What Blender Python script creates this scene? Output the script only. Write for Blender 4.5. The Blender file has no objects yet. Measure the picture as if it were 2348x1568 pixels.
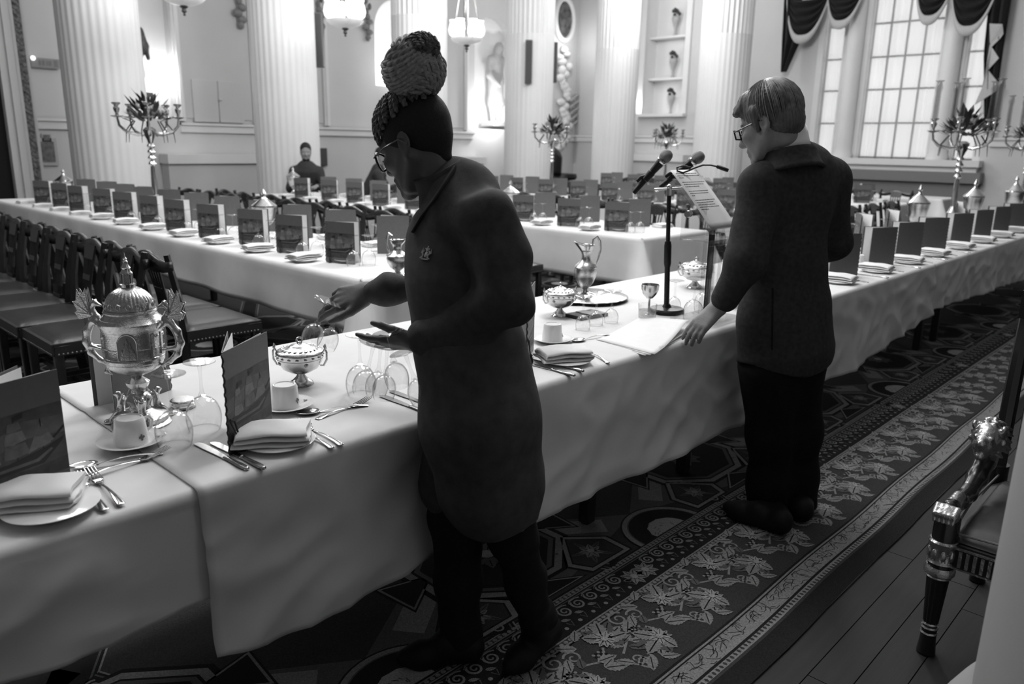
import bpy, bmesh, math, random
import numpy as np
from mathutils import Vector, Matrix, Euler, noise
PI = math.pi
random.seed(7)
SC = bpy.context.scene
COL = SC.collection
# ------------------------------------------------------------------ camera
RC = np.array([[0.69307458, 0.16561578, -0.70158324],
               [-0.7206639, 0.18222395, -0.66890804],
               [0.01706354, 0.96920888, 0.2456481]])
FPX, CX, CY, EYE = 1787.68, 1174.0, 784.0, 1.45
cam_data = bpy.data.cameras.new('camera')
cam = bpy.data.objects.new('camera', cam_data)
COL.objects.link(cam)
cam_data.sensor_width = 36.0
cam_data.lens = FPX / 2348 * 36.0
cam_data.clip_start = 0.05
m4 = Matrix([list(RC[0]) + [0], list(RC[1]) + [0], list(RC[2]) + [EYE], [0, 0, 0, 1]])
cam.matrix_world = m4
cam_data.dof.use_dof = True
cam_data.dof.focus_distance = 2.3
cam_data.dof.aperture_fstop = 3.6
SC.camera = cam
# ------------------------------------------------------------------ world, exposure
world = bpy.data.worlds.new('world')
SC.world = world
world.use_nodes = True
bg = world.node_tree.nodes['Background']
bg.inputs[0].default_value = (1, 1, 1, 1)
bg.inputs[1].default_value = 0.092
SC.view_settings.view_transform = 'Standard'
SC.view_settings.look = 'None'
SC.view_settings.exposure = 0.0
SC.view_settings.gamma = 1.0
SC.view_settings.use_curve_mapping = False
cy = SC.cycles
cy.use_denoising = True
cy.max_bounces = 7
cy.diffuse_bounces = 3
cy.glossy_bounces = 4
cy.transmission_bounces = 4
cy.transparent_max_bounces = 14
cy.caustics_reflective = False
cy.caustics_refractive = False
cy.sample_clamp_indirect = 3.0
cy.use_adaptive_sampling = True
cy.adaptive_threshold = 0.02


def lamp(name, loc, power, radius):
    d = bpy.data.lights.new(name, 'POINT')
    d.energy = power
    d.shadow_soft_size = radius
    o = bpy.data.objects.new(name, d)
    o.location = loc
    COL.objects.link(o)
    return o


# chandelier lamps of the hall (three of the fittings hang into the picture, the others are assumed unseen above it, one is an added fill)
LIGHTS = [('niche_or_corner_lamp', (5.9, 13.9, 2.5), 18, .1), ('niche_or_corner_lamp', (10.95, 13.95, 2.95), 42, .1),
          ('niche_or_corner_lamp', (13.75, 13.7, 2.2), 55, .1), ('niche_or_corner_lamp', (16.85, 11.9, 2.5), 12, .1), ('niche_or_corner_lamp', (16.2, 13.4, 4.0), 16, .1),  # last lamp hangs free in the corner by the medallion, outside any niche
          ('chandelier_or_fill_lamp', (4.35, 9.5, 3.5), 38, .16), ('chandelier_or_fill_lamp', (6.57, 9.5, 3.5), 45, .16),
          ('chandelier_or_fill_lamp', (8.82, 9.5, 3.5), 80, .16),
          ('chandelier_or_fill_lamp', (12.6, 8.6, 4.6), 140, .4), ('chandelier_or_fill_lamp', (14.6, 10.4, 4.6), 90, .4),
          ('chandelier_or_fill_lamp', (9.4, 5.4, 5.0), 330, .6), ('chandelier_or_fill_lamp', (5.4, 5.0, 4.9), 400, .6),
          ('chandelier_or_fill_lamp', (1.8, 4.6, 4.4), 230, .6), ('chandelier_or_fill_lamp', (.2, 6.8, 4.5), 150, .6),  # second lamp here is added, unseen, to brighten the nearest side table's front
          ('chandelier_or_fill_lamp', (3.2, 2.3, 4.3), 190, .6)]
for nm, lo, pw, ra in LIGHTS:
    lamp(nm, lo, pw, ra)


# ------------------------------------------------------------------ places: a ray of the survey camera met with a real plane
def ray(px, py):
    return RC @ np.array([px - CX, CY - py, -FPX])


def on_z(px, py, z):
    d = ray(px, py)
    return Vector(np.array([0, 0, EYE]) + d * ((z - EYE) / d[2]))


def on_y(px, py, y):
    d = ray(px, py)
    return Vector(np.array([0, 0, EYE]) + d * (y / d[1]))


def on_x(px, py, x):
    d = ray(px, py)
    return Vector(np.array([0, 0, EYE]) + d * (x / d[0]))


HX, HY = 0.72376, 0.69005


def W(px, py, D):
    d = ray(px, py)
    return Vector(np.array([0, 0, EYE]) + d * (D / (d[0] * HX + d[1] * HY)))


# ------------------------------------------------------------------ materials
MATS = {}


def nd(nt, typ, **kw):
    n = nt.nodes.new(typ)
    for k, v in kw.items():
        setattr(n, k, v)
    return n


def mat(name, g, rough=.6, metal=0., var=0., vscale=30., bump=0., bscale=60., spec=.5, emit=0., sheen=0., stretch=None, coat=0.):
    if name in MATS:
        return MATS[name]
    m = bpy.data.materials.new(name)
    m.use_nodes = True
    nt = m.node_tree
    b = nt.nodes['Principled BSDF']
    b.inputs['Base Color'].default_value = (g, g, g, 1)
    b.inputs['Roughness'].default_value = rough
    b.inputs['Metallic'].default_value = metal
    b.inputs['Specular IOR Level'].default_value = spec
    if sheen:
        b.inputs['Sheen Weight'].default_value = sheen
    if coat:
        b.inputs['Coat Weight'].default_value = coat
        b.inputs['Coat Roughness'].default_value = .15
    if emit:
        b.inputs['Emission Color'].default_value = (1, 1, 1, 1)
        b.inputs['Emission Strength'].default_value = emit
    tc = nd(nt, 'ShaderNodeTexCoord')
    src = tc.outputs['Object']
    if stretch:
        mp = nd(nt, 'ShaderNodeMapping')
        mp.inputs['Scale'].default_value = stretch
        nt.links.new(src, mp.inputs['Vector'])
        src = mp.outputs['Vector']
    n = nd(nt, 'ShaderNodeTexNoise')
    n.inputs['Scale'].default_value = vscale
    n.inputs['Detail'].default_value = 4
    nt.links.new(src, n.inputs['Vector'])
    r = nd(nt, 'ShaderNodeMapRange')
    r.inputs['From Min'].default_value = .3
    r.inputs['From Max'].default_value = .7
    r.inputs['To Min'].default_value = max(0, g * (1 - var))
    r.inputs['To Max'].default_value = min(1, g * (1 + var))
    nt.links.new(n.outputs['Fac'], r.inputs['Value'])
    nt.links.new(r.outputs['Result'], b.inputs['Base Color'])
    if bump:
        n2 = nd(nt, 'ShaderNodeTexNoise')
        n2.inputs['Scale'].default_value = bscale
        n2.inputs['Detail'].default_value = 3
        nt.links.new(src, n2.inputs['Vector'])
        bp = nd(nt, 'ShaderNodeBump')
        bp.inputs['Strength'].default_value = bump
        bp.inputs['Distance'].default_value = .01
        nt.links.new(n2.outputs['Fac'], bp.inputs['Height'])
        nt.links.new(bp.outputs['Normal'], b.inputs['Normal'])
    MATS[name] = m
    return m


def glass(name, tint=.985, edge=.5, refl=.5, rough=.02):
    m = bpy.data.materials.new(name)
    m.use_nodes = True
    nt = m.node_tree
    nt.nodes.clear()
    out = nd(nt, 'ShaderNodeOutputMaterial')
    mix = nd(nt, 'ShaderNodeMixShader')
    tr = nd(nt, 'ShaderNodeBsdfTransparent')
    gl = nd(nt, 'ShaderNodeBsdfGlossy')
    gl.inputs['Roughness'].default_value = rough
    gl.inputs['Color'].default_value = (1, 1, 1, 1)
    lw = nd(nt, 'ShaderNodeLayerWeight')
    lw.inputs['Blend'].default_value = .5
    ramp = nd(nt, 'ShaderNodeMapRange')
    ramp.inputs['From Min'].default_value = .6
    ramp.inputs['From Max'].default_value = 1.
    ramp.inputs['To Min'].default_value = tint
    ramp.inputs['To Max'].default_value = edge
    nt.links.new(lw.outputs['Facing'], ramp.inputs['Value'])
    nt.links.new(ramp.outputs['Result'], tr.inputs['Color'])
    fr = nd(nt, 'ShaderNodeMapRange')
    fr.inputs['From Min'].default_value = 0
    fr.inputs['From Max'].default_value = 1
    fr.inputs['To Min'].default_value = .05
    fr.inputs['To Max'].default_value = refl
    pw = nd(nt, 'ShaderNodeMath', operation='POWER')
    pw.inputs[1].default_value = 3.
    nt.links.new(lw.outputs['Facing'], pw.inputs[0])
    nt.links.new(pw.outputs[0], fr.inputs['Value'])
    nt.links.new(fr.outputs['Result'], mix.inputs['Fac'])
    nt.links.new(tr.outputs[0], mix.inputs[1])
    nt.links.new(gl.outputs[0], mix.inputs[2])
    nt.links.new(mix.outputs[0], out.inputs['Surface'])
    MATS[name] = m
    return m


GLASS = glass('clear_glass')
FROST = glass('frosted_candle_glass', .8, .45, .35, .15)
ACRYL = glass('clear_acrylic', .9, .6, .35)
PANE = glass('window_glass', .95, .8, .06, .2)
M_CLOTH = mat('table_linen', .74, .85, var=.04, vscale=6, bump=.05, bscale=900, spec=.2)
M_NAP = mat('napkin_linen', .82, .9, var=.03, vscale=9, bump=.08, bscale=700, spec=.2)
M_CHINA = mat('white_china', .86, .12, var=.01, spec=.6)
M_CREST = mat('crest_print', .16, .4, var=.5, vscale=900)
M_SILV = mat('silver', .62, .16, 1., var=.12, vscale=40, bump=.05, bscale=260)
M_CHASED = mat('chased_silver', .6, .2, 1., var=.2, vscale=160, bump=.12, bscale=330)
M_CUT = mat('cutlery_steel', .6, .14, 1., var=.06, vscale=50)
M_PAPER = mat('paper', .84, .8, var=.02, spec=.2)
M_COVER = mat('menu_cover', .135, .45, var=.05, vscale=60)
M_INK = mat('print_ink', .05, .7)
M_MAHOG = mat('dark_mahogany', .022, .3, var=.35, vscale=8, stretch=(6, 6, 1), coat=.3)
M_LEATHER = mat('dark_leather', .03, .33, var=.2, vscale=18, bump=.12, bscale=140)
M_NAIL = mat('brass_nail', .3, .3, 1.)
M_GILT = mat('gilt_wood', .42, .26, .85, var=.25, vscale=60, bump=.3, bscale=70)
M_EBON = mat('ebonised_wood', .014, .25, var=.2, coat=.4)
M_SATIN = mat('dark_satin', .03, .5, var=.2, vscale=30)
M_BLACK = mat('black_metal', .008, .4, spec=.4)
M_STEEL = mat('polished_chrome', .6, .1, 1.)
M_GRILLE = mat('microphone_grille', .2, .45, .6, var=.25, vscale=500, bump=.6, bscale=900)
M_WALL = mat('wall_paint', .66, .7, var=.02, vscale=2)
M_WALL2 = mat('wall_panel_paint', .6, .7, var=.02, vscale=2)
M_PLASTER = mat('white_plaster', .8, .65, var=.02, vscale=3)
M_COLUMN = mat('column_paint', .7, .6, var=.02, vscale=3)
M_STONE = mat('statue_marble', .42, .5, var=.12, vscale=5)
M_BRONZE = mat('dark_bronze', .08, .4, .3, var=.3, vscale=12)
M_FLOWER = mat('pale_flowers', .42, .8, var=.25, vscale=30)
M_LEAF = mat('foliage_leaf', .045, .6, var=.4, vscale=20)
M_DRAPE = mat('dark_velvet', .012, .85, var=.25, vscale=6, sheen=.1, spec=.2)
M_FRINGE = mat('pale_fringe', .5, .9, var=.15, vscale=80)
M_LIT = mat('lit_opal_glass', .9, .4, emit=1.5)
M_LITDISH = mat('lit_glass_dish', .8, .4, emit=.22, var=.15, vscale=14)
M_SKIN_D = mat('deep_brown_skin', .1, .48, var=.12, vscale=25, bump=.05, bscale=220)
M_SKIN_L = mat('fair_skin', .27, .5, var=.12, vscale=30, bump=.08, bscale=160)
M_SHIRT = mat('black_shirt_cotton', .06, .85, var=.2, vscale=40, bump=.15, bscale=500, spec=.25)
M_APRON = mat('black_apron_canvas', .068, .85, var=.2, vscale=30, bump=.2, bscale=700, spec=.25)
M_TROUS = mat('black_trousers', .013, .9, var=.2, spec=.2)
M_SHOE = mat('black_leather_shoe', .008, .62, spec=.25)
M_SUIT = mat('dark_suit_wool', .04, .85, var=.25, vscale=60, bump=.15, bscale=800, spec=.25)
M_WHITE = mat('white_shirt', .85, .8)
M_HAIRD = mat('cropped_black_hair', .009, .8, var=.4, vscale=300, bump=.3, bscale=500)
M_BRAID = mat('grey_brown_braid', .3, .6, var=.3, vscale=120, bump=.2, bscale=400)
M_BRAID2 = mat('dark_braid', .11, .6, var=.5, vscale=90, bump=.6, bscale=260)
M_HAIRG = mat('grey_hair', .1, .45, var=.35, vscale=26, stretch=(7, 7, 1.2), bump=.15, bscale=60)
M_FRAME = mat('dark_spectacle_frame', .012, .25)
M_EMB = mat('silver_embroidery', .42, .7, var=.3, vscale=300)


# ------------------------------------------------------------------ mesh collector
class MB:
    def __init__(s):
        s.v, s.f, s.m = [], [], []

    def add(s, vs, fs, mi=0):
        b = len(s.v)
        s.v += [tuple(v) for v in vs]
        s.f += [tuple(b + i for i in f) for f in fs]
        s.m += [mi] * len(fs)
        return s

    def box(s, c, d, rz=0, mi=0, M=None, taper=1.):
        x, y, z = d[0] / 2, d[1] / 2, d[2] / 2
        vs = [Vector((sx * x * (taper if sz < 0 else 1), sy * y * (taper if sz < 0 else 1), sz * z)) for sz in (-1, 1) for sy in (-1, 1) for sx in (-1, 1)]
        R = M if M else Matrix.Rotation(rz, 3, 'Z')
        vs = [R @ v + Vector(c) for v in vs]
        return s.add(vs, [(0, 2, 3, 1), (4, 5, 7, 6), (0, 1, 5, 4), (2, 6, 7, 3), (0, 4, 6, 2), (1, 3, 7, 5)], mi)

    def lathe(s, prof, n=28, c=(0, 0, 0), M=None, mi=0, flute=None, squash=(1, 1)):
        vs, fs = [], []
        c = Vector(c)
        for r, z in prof:
            for i in range(n):
                a = 2 * PI * i / n
                rr = r
                if flute and flute[2] <= z <= flute[3]:
                    rr = r * (1 - flute[1] * (.5 + .5 * math.cos(a * flute[0])))
                p = Vector((rr * math.cos(a) * squash[0], rr * math.sin(a) * squash[1], z))
                vs.append((M @ p if M else p) + c)
        k = len(prof)
        for j in range(k - 1):
            for i in range(n):
                i2 = (i + 1) % n
                fs.append((j * n + i, j * n + i2, (j + 1) * n + i2, (j + 1) * n + i))
        if prof[0][0] > 1e-5:
            fs.append(tuple(range(n - 1, -1, -1)))
        if prof[-1][0] > 1e-5:
            fs.append(tuple((k - 1) * n + i for i in range(n)))
        return s.add(vs, fs, mi)

    def tube(s, pts, r, n=8, closed=False, mi=0, flat=None):
        pts = [Vector(p) for p in pts]
        k = len(pts)
        rs = r if isinstance(r, (list, tuple)) else [r] * k
        vs, fs = [], []
        up = None
        for i, p in enumerate(pts):
            if closed:
                t = (pts[(i + 1) % k] - pts[i - 1])
            else:
                t = pts[min(i + 1, k - 1)] - pts[max(i - 1, 0)]
            if t.length < 1e-9:
                t = Vector((0, 0, 1))
            t.normalize()
            if up is None:
                up = Vector((0, 0, 1)) if abs(t.z) < .9 else Vector((1, 0, 0))
            a = t.cross(up)
            if a.length < 1e-6:
                a = t.cross(Vector((.3, .9, .2)))
            a.normalize()
            b = a.cross(t)
            up = b
            for j in range(n):
                q = 2 * PI * j / n
                fx, fy = (1, 1) if flat is None else flat
                vs.append(p + a * math.cos(q) * rs[i] * fx + b * math.sin(q) * rs[i] * fy)
        for i in range(k if closed else k - 1):
            i2 = (i + 1) % k
            for j in range(n):
                j2 = (j + 1) % n
                fs.append((i * n + j, i * n + j2, i2 * n + j2, i2 * n + j))
        if not closed:
            fs.append(tuple(range(n - 1, -1, -1)))
            fs.append(tuple((k - 1) * n + j for j in range(n)))
        return s.add(vs, fs, mi)

    def prism(s, poly, z0, z1, M=None, c=(0, 0, 0), mi=0):
        c = Vector(c)
        n = len(poly)
        vs = [Vector((x, y, z)) for z in (z0, z1) for x, y in poly]
        vs = [(M @ v if M else v) + c for v in vs]
        fs = [tuple(range(n - 1, -1, -1)), tuple(range(n, 2 * n))] + [(i, (i + 1) % n, n + (i + 1) % n, n + i) for i in range(n)]
        return s.add(vs, fs, mi)

    def ball(s, c, r, n=12, m=8, M=None, mi=0):
        r = r if isinstance(r, (list, tuple)) else (r, r, r)
        vs, fs = [], []
        for j in range(m + 1):
            t = PI * j / m
            for i in range(n):
                a = 2 * PI * i / n
                p = Vector((r[0] * math.sin(t) * math.cos(a), r[1] * math.sin(t) * math.sin(a), -r[2] * math.cos(t)))
                vs.append((M @ p if M else p) + Vector(c))
        for j in range(m):
            for i in range(n):
                i2 = (i + 1) % n
                fs.append((j * n + i, j * n + i2, (j + 1) * n + i2, (j + 1) * n + i))
        return s.add(vs, fs, mi)

    def grid(s, fn, nu, nv, mi=0, wrap=False):
        vs = [fn(i / (nu if wrap else nu - 1), j / (nv - 1)) for j in range(nv) for i in range(nu)]
        fs = []
        for j in range(nv - 1):
            for i in range(nu if wrap else nu - 1):
                i2 = (i + 1) % nu
                fs.append((j * nu + i, j * nu + i2, (j + 1) * nu + i2, (j + 1) * nu + i))
        return s.add(vs, fs, mi)

    def xf(s, M):
        s.v = [tuple(M @ Vector(v)) for v in s.v]
        return s

    def build(s, name, mats, parent=None, smooth=True, angle=40, bevel=0, solid=0):
        me = bpy.data.meshes.new(name)
        me.from_pydata(s.v, [], s.f)
        for m in (mats if isinstance(mats, (list, tuple)) else [mats]):
            me.materials.append(m)
        if any(s.m):
            me.polygons.foreach_set('material_index', s.m)
        if smooth:
            me.polygons.foreach_set('use_smooth', [True] * len(s.f))
            me.update()
            me.set_sharp_from_angle(angle=math.radians(angle))
        me.update()
        o = bpy.data.objects.new(name, me)
        COL.objects.link(o)
        if parent:
            o.parent = parent
        if bevel:
            b = o.modifiers.new('bevel', 'BEVEL')
            b.width = bevel
            b.segments = 2
            b.limit_method = 'ANGLE'
        if solid:
            b = o.modifiers.new('solid', 'SOLIDIFY')
            b.thickness = solid
            b.offset = 0
        return o


def tag(o, label, cat, group=None):
    o['label'] = label
    o['category'] = cat
    if group:
        o['group'] = group
    return o


def thing(name, label, cat, loc=(0, 0, 0), rz=0, group=None):
    o = bpy.data.objects.new(name, None)
    o.empty_display_size = .05
    COL.objects.link(o)
    o.location = loc
    o.rotation_euler = (0, 0, rz)
    return tag(o, label, cat, group)


def struct(o):
    o['kind'] = 'structure'
    return o


def dup(root, loc, rz, label, group=None):
    r = root.copy()
    COL.objects.link(r)
    r.location = loc
    r.rotation_euler = (0, 0, rz)
    r['label'] = label
    if group:
        r['group'] = group
    elif 'group' in r:
        del r['group']
    for ch in list(root.children):
        c = ch.copy()
        COL.objects.link(c)
        c.parent = r
        for g in list(ch.children):
            d = g.copy()
            COL.objects.link(d)
            d.parent = c
    return r


def under(o, part):
    """a piece of a part"""
    o.parent = part
    o.location = (0, 0, 0)
    return o


PROTO = {}


def place(kind, make, loc, rz, label, group=None):
    """the first time the maker's own thing is moved into place, afterwards it is copied"""
    if kind not in PROTO:
        t = make()
        PROTO[kind] = t
        t.location = loc
        t.rotation_euler = (0, 0, rz)
        t['label'] = label
        if group:
            t['group'] = group
        return t
    return dup(PROTO[kind], loc, rz, label, group)


ORD = 'first second third fourth fifth sixth seventh eighth ninth tenth eleventh twelfth thirteenth fourteenth fifteenth sixteenth seventeenth eighteenth nineteenth twentieth'.split()


# ------------------------------------------------------------------ smooth-union solids turned into one skin (surface nets)
class Solid:
    def __init__(s, vox=.006, k=.03):
        s.p, s.vox, s.k = [], vox, k

    def cone(s, a, b, ra, rb=None, flat=None, k=None, sub=False):
        s.p.append(('c', np.array(a, float), np.array(b, float), ra, ra if rb is None else rb, flat, k, sub))
        return s

    def ell(s, c, r, M=None, k=None, sub=False):
        s.p.append(('e', np.array(c, float), np.array(r, float), np.array(M if M is not None else np.eye(3), float), k, sub))
        return s

    def floor(s, at, z=.0115):
        """nothing below the floor"""
        return s.ell((at[0], at[1], z - 6), (6, 6, 6), k=.003, sub=True)

    def chain(s, pts, rs, flat=None, k=None):
        for i in range(len(pts) - 1):
            s.cone(pts[i], pts[i + 1], rs[i], rs[i + 1], flat, k)
        return s

    def mesh(s):
        lo, hi = np.full(3, 1e9), np.full(3, -1e9)
        bbs = []
        for p in s.p:
            if p[0] == 'c':
                r = max(p[3], p[4])
                l, h = np.minimum(p[1], p[2]) - r, np.maximum(p[1], p[2]) + r
            else:
                r = max(p[2])
                l, h = p[1] - r, p[1] + r
            bbs.append((l, h))
            if not p[-1]:
                lo, hi = np.minimum(lo, l), np.maximum(hi, h)
        v = s.vox
        lo -= 4 * v
        dim = np.ceil((hi + 4 * v - lo) / v).astype(int) + 1
        F = np.full(dim, 1., np.float32)
        ax = [lo[i] + v * np.arange(dim[i]) for i in range(3)]
        for p, (l, h) in zip(s.p, bbs):
            k = p[-2] if p[-2] is not None else s.k
            mg = k + 3 * v
            i0 = np.clip(np.floor((l - mg - lo) / v).astype(int), 0, dim)
            i1 = np.clip(np.ceil((h + mg - lo) / v).astype(int) + 1, 0, dim)
            if (i1 <= i0).any():
                continue
            sl = tuple(slice(i0[i], i1[i]) for i in range(3))
            X, Y, Z = np.meshgrid(*[ax[i][sl[i]] for i in range(3)], indexing='ij')
            if p[0] == 'c':
                a, b, ra, rb, flat = p[1:6]
                ba = b - a
                L = max(ba @ ba, 1e-12)
                X, Y, Z = X - a[0], Y - a[1], Z - a[2]
                t = np.clip((X * ba[0] + Y * ba[1] + Z * ba[2]) / L, 0, 1)
                X, Y, Z = X - t * ba[0], Y - t * ba[1], Z - t * ba[2]
                if flat is not None:
                    n, f = np.array(flat[0], float), flat[1]
                    n = n / np.linalg.norm(n)
                    q = (X * n[0] + Y * n[1] + Z * n[2]) * (1 / f - 1)
                    X, Y, Z = X + q * n[0], Y + q * n[1], Z + q * n[2]
                d = np.sqrt(X * X + Y * Y + Z * Z) - (ra + (rb - ra) * t)
                if flat is not None:
                    d = d * (.5 + .5 * f)
            else:
                c, r, M = p[1:4]
                P = np.stack([X - c[0], Y - c[1], Z - c[2]], -1) @ M.T
                k0 = np.linalg.norm(P / r, axis=-1)
                k1 = np.linalg.norm(P / (r * r), axis=-1)
                d = k0 * (k0 - 1) / np.maximum(k1, 1e-9)
            A = F[sl]
            if p[-1]:
                d = -d
                hh = np.maximum(k - np.abs(A - d), 0) / k
                F[sl] = np.maximum(A, d) + hh * hh * k * .25
            else:
                hh = np.maximum(k - np.abs(A - d), 0) / k
                F[sl] = np.minimum(A, d) - hh * hh * k * .25
        return s.nets(F, lo, v)

    @staticmethod
    def nets(F, lo, v):
        S = F < 0
        nx, ny, nz = F.shape
        acc = np.zeros((nx - 1, ny - 1, nz - 1), np.int8)
        for dx in (0, 1):
            for dy in (0, 1):
                for dz in (0, 1):
                    acc += S[dx:nx - 1 + dx, dy:ny - 1 + dy, dz:nz - 1 + dz]
        C = np.argwhere((acc > 0) & (acc < 8))
        idx = np.full(acc.shape, -1, np.int32)
        idx[C[:, 0], C[:, 1], C[:, 2]] = np.arange(len(C))
        co = [(0, 0, 0), (1, 0, 0), (0, 1, 0), (1, 1, 0), (0, 0, 1), (1, 0, 1), (0, 1, 1), (1, 1, 1)]
        val = np.stack([F[C[:, 0] + a, C[:, 1] + b, C[:, 2] + c] for a, b, c in co], 1)
        sm = np.zeros((len(C), 3))
        cnt = np.zeros(len(C))
        for i in range(8):
            for j in range(i + 1, 8):
                a, b = np.array(co[i]), np.array(co[j])
                if np.abs(a - b).sum() != 1:
                    continue
                va, vb = val[:, i], val[:, j]
                x = (va < 0) != (vb < 0)
                t = np.where(x, va / np.where(x, va - vb, 1), 0)
                sm += np.where(x[:, None], a + t[:, None] * (b - a), 0)
                cnt += x
        V = (C + sm / cnt[:, None]) * v + lo
        faces = []
        for d in range(3):
            e = [0, 0, 0]
            e[d] = 1
            A = S[:nx - e[0], :ny - e[1], :nz - e[2]]
            B = S[e[0]:, e[1]:, e[2]:]
            E = np.argwhere(A != B)
            u, w = (d + 1) % 3, (d + 2) % 3
            E = E[(E[:, u] > 0) & (E[:, w] > 0) & (E[:, u] < F.shape[u] - 1) & (E[:, w] < F.shape[w] - 1)]
            if not len(E):
                continue
            ou, ow = np.zeros(3, int), np.zeros(3, int)
            ou[u] = 1
            ow[w] = 1
            q = [idx[tuple((E - a).T)] for a in (ou * 0, ou, ou + ow, ow)]
            q = np.stack(q, 1)
            fl = A[tuple(E.T)]
            q[~fl] = q[~fl][:, ::-1]
            faces.append(q)
        Q = np.concatenate(faces)
        return V, Q

    def build(s, name, material, parent=None, disp=None, smooth=1):
        V, Q = s.mesh()
        # relax, then push by a fold function
        for _ in range(smooth):
            a = np.zeros_like(V)
            n = np.zeros(len(V))
            for i in range(4):
                j = (i + 1) % 4
                np.add.at(a, Q[:, i], V[Q[:, j]])
                np.add.at(a, Q[:, j], V[Q[:, i]])
                np.add.at(n, Q[:, i], 1)
                np.add.at(n, Q[:, j], 1)
            V = V * .5 + .5 * a / n[:, None]
        if disp is not None:
            fn = np.cross(V[Q[:, 2]] - V[Q[:, 0]], V[Q[:, 3]] - V[Q[:, 1]])
            N = np.zeros_like(V)
            for i in range(4):
                np.add.at(N, Q[:, i], fn)
            N /= np.maximum(np.linalg.norm(N, axis=1), 1e-12)[:, None]
            V = V + N * disp(V)[:, None]
        me = bpy.data.meshes.new(name)
        me.vertices.add(len(V))
        me.vertices.foreach_set('co', V.astype(np.float32).ravel())
        me.loops.add(Q.size)
        me.loops.foreach_set('vertex_index', Q.astype(np.int32).ravel())
        me.polygons.add(len(Q))
        me.polygons.foreach_set('loop_start', np.arange(0, Q.size, 4, dtype=np.int32))
        me.polygons.foreach_set('use_smooth', np.ones(len(Q), bool))
        me.update(calc_edges=True)
        me.validate()
        me.materials.append(material)
        o = bpy.data.objects.new(name, me)
        COL.objects.link(o)
        if parent:
            o.parent = parent
        return o
# ================================================================== the room
WY, WX = 14.0, 17.0


def wall_with_holes(name, along, at, a0, a1, z1, holes, thick=.25, sgn=1):
    """a wall of blocks round its openings: holes = (a0, a1, z0, z1, arched)"""
    mb = MB()

    def blk(u0, u1, w0, w1):
        if u1 - u0 < 1e-4 or w1 - w0 < 1e-4:
            return
        if along == 'x':
            mb.box(((u0 + u1) / 2, at + thick / 2, (w0 + w1) / 2), (u1 - u0, thick, w1 - w0))
        else:
            mb.box((at + thick / 2, (u0 + u1) / 2, (w0 + w1) / 2), (thick, u1 - u0, w1 - w0))
    cur = a0
    for h0, h1, b0, b1, arch in sorted(holes):
        blk(cur, h0, 0, z1)
        blk(h0, h1, 0, b0)
        r = (h1 - h0) / 2
        if arch:
            c = (h0 + h1) / 2
            pts = [(h0, b1)] + [(c - r * math.cos(t * PI / 16), b1 + r * math.sin(t * PI / 16)) for t in range(1, 16)] + [(h1, b1), (h1, z1), (h0, z1)]
            M = Matrix(((1, 0, 0), (0, 0, 1), (0, 1, 0))) if along == 'x' else Matrix(((0, 0, 1), (1, 0, 0), (0, 1, 0)))
            mb.prism(pts, at, at + thick, M=M)
        else:
            blk(h0, h1, b1, z1)
        cur = h1
    blk(cur, a1, 0, z1)
    return struct(mb.build(name, M_WALL, smooth=False))


def niche(along, h0, h1, b0, b1, at, arch):
    mb = MB()
    c, r = (h0 + h1) / 2, (h1 - h0) / 2 + .01
    dep = min(r, .55)

    def P(u, v, z):
        return (u, at + .1 + v, z) if along == 'x' else (at + .1 + v, u, z)
    n = 20
    if arch:
        prof = [b0] + [b0 + (b1 - b0) * i / 6 for i in range(1, 7)]
        mb.grid(lambda s, t: P(c - r * math.cos(PI * s), dep * math.sin(PI * s), b0 + (b1 - b0) * t), n, 7)
        mb.grid(lambda s, t: P(c - r * math.cos(PI * s) * math.cos(t * PI / 2), dep * math.sin(PI * s) * math.cos(t * PI / 2), b1 + r * math.sin(t * PI / 2)), n, 9)
        mb.add([P(c - r * math.cos(PI * i / n), dep * math.sin(PI * i / n), b0) for i in range(n + 1)], [tuple(range(n + 1))])
    else:
        dep = .3
        h0, h1, b0, b1 = h0 + .004, h1 - .004, b0 + .004, b1 - .004
        q = [P(h0, -.1, 0), P(h0, dep, 0), P(h1, dep, 0), P(h1, -.1, 0)]
        vs = [(p[0], p[1], z) for z in (b0, b1) for p in q]
        mb.add(vs, [(0, 1, 5, 4), (1, 2, 6, 5), (2, 3, 7, 6), (0, 3, 2, 1), (4, 5, 6, 7)])
    return struct(mb.build('trim_niche', M_PLASTER))


CEIL = 8.6
NY = [(5.5, 6.12, 1.78, 3.7, True), (10.4, 11.6, 2.6, 3.75, True), (13.25, 14.45, 1.8, 3.75, True)]
hy0, hy1 = on_x(1568, 200, WX).y, on_x(1478, 200, WX).y
nz0, nz1 = on_x(1500, 262, WX).z, on_x(1500, -40, WX).z
NX = [(hy0, hy1, nz0, nz1, False)]
WIN = (4.12, 7.46, 1.3, 5.2, False)
wall_with_holes('wall_back', 'x', WY, 2.0, 17.25, CEIL, NY)
wall_with_holes('wall_end', 'y', WX, -2.6, 14.0, CEIL, NX + [WIN])
for h in NY:
    niche('x', *h[:4], WY, True)
niche('y', *NX[0][:4], WX, False)
struct(MB().box((7.5, 5.6, CEIL + .1), (19.5, 17.2, .2)).build('ceiling', M_PLASTER, smooth=False))
M_WOOD = mat('dark_oak_boards', .011, .6, var=.3, vscale=3, stretch=(1, 14, 1), bump=.05, bscale=12)
fl = MB()
yy = -3.0
while yy < 14.2:
    xx = -3 - random.random()
    while xx < 17.2:
        ln = 1.4 + random.random()
        fl.box((xx + ln / 2, yy + .0545, -.05), (ln - .003, .106, .1))
        xx += ln
    yy += .109
    if yy > 1.2:
        fl.box((7.1, (yy + 14.2) / 2, -.05), (20.2, 14.2 - yy, .1))
        break
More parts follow.
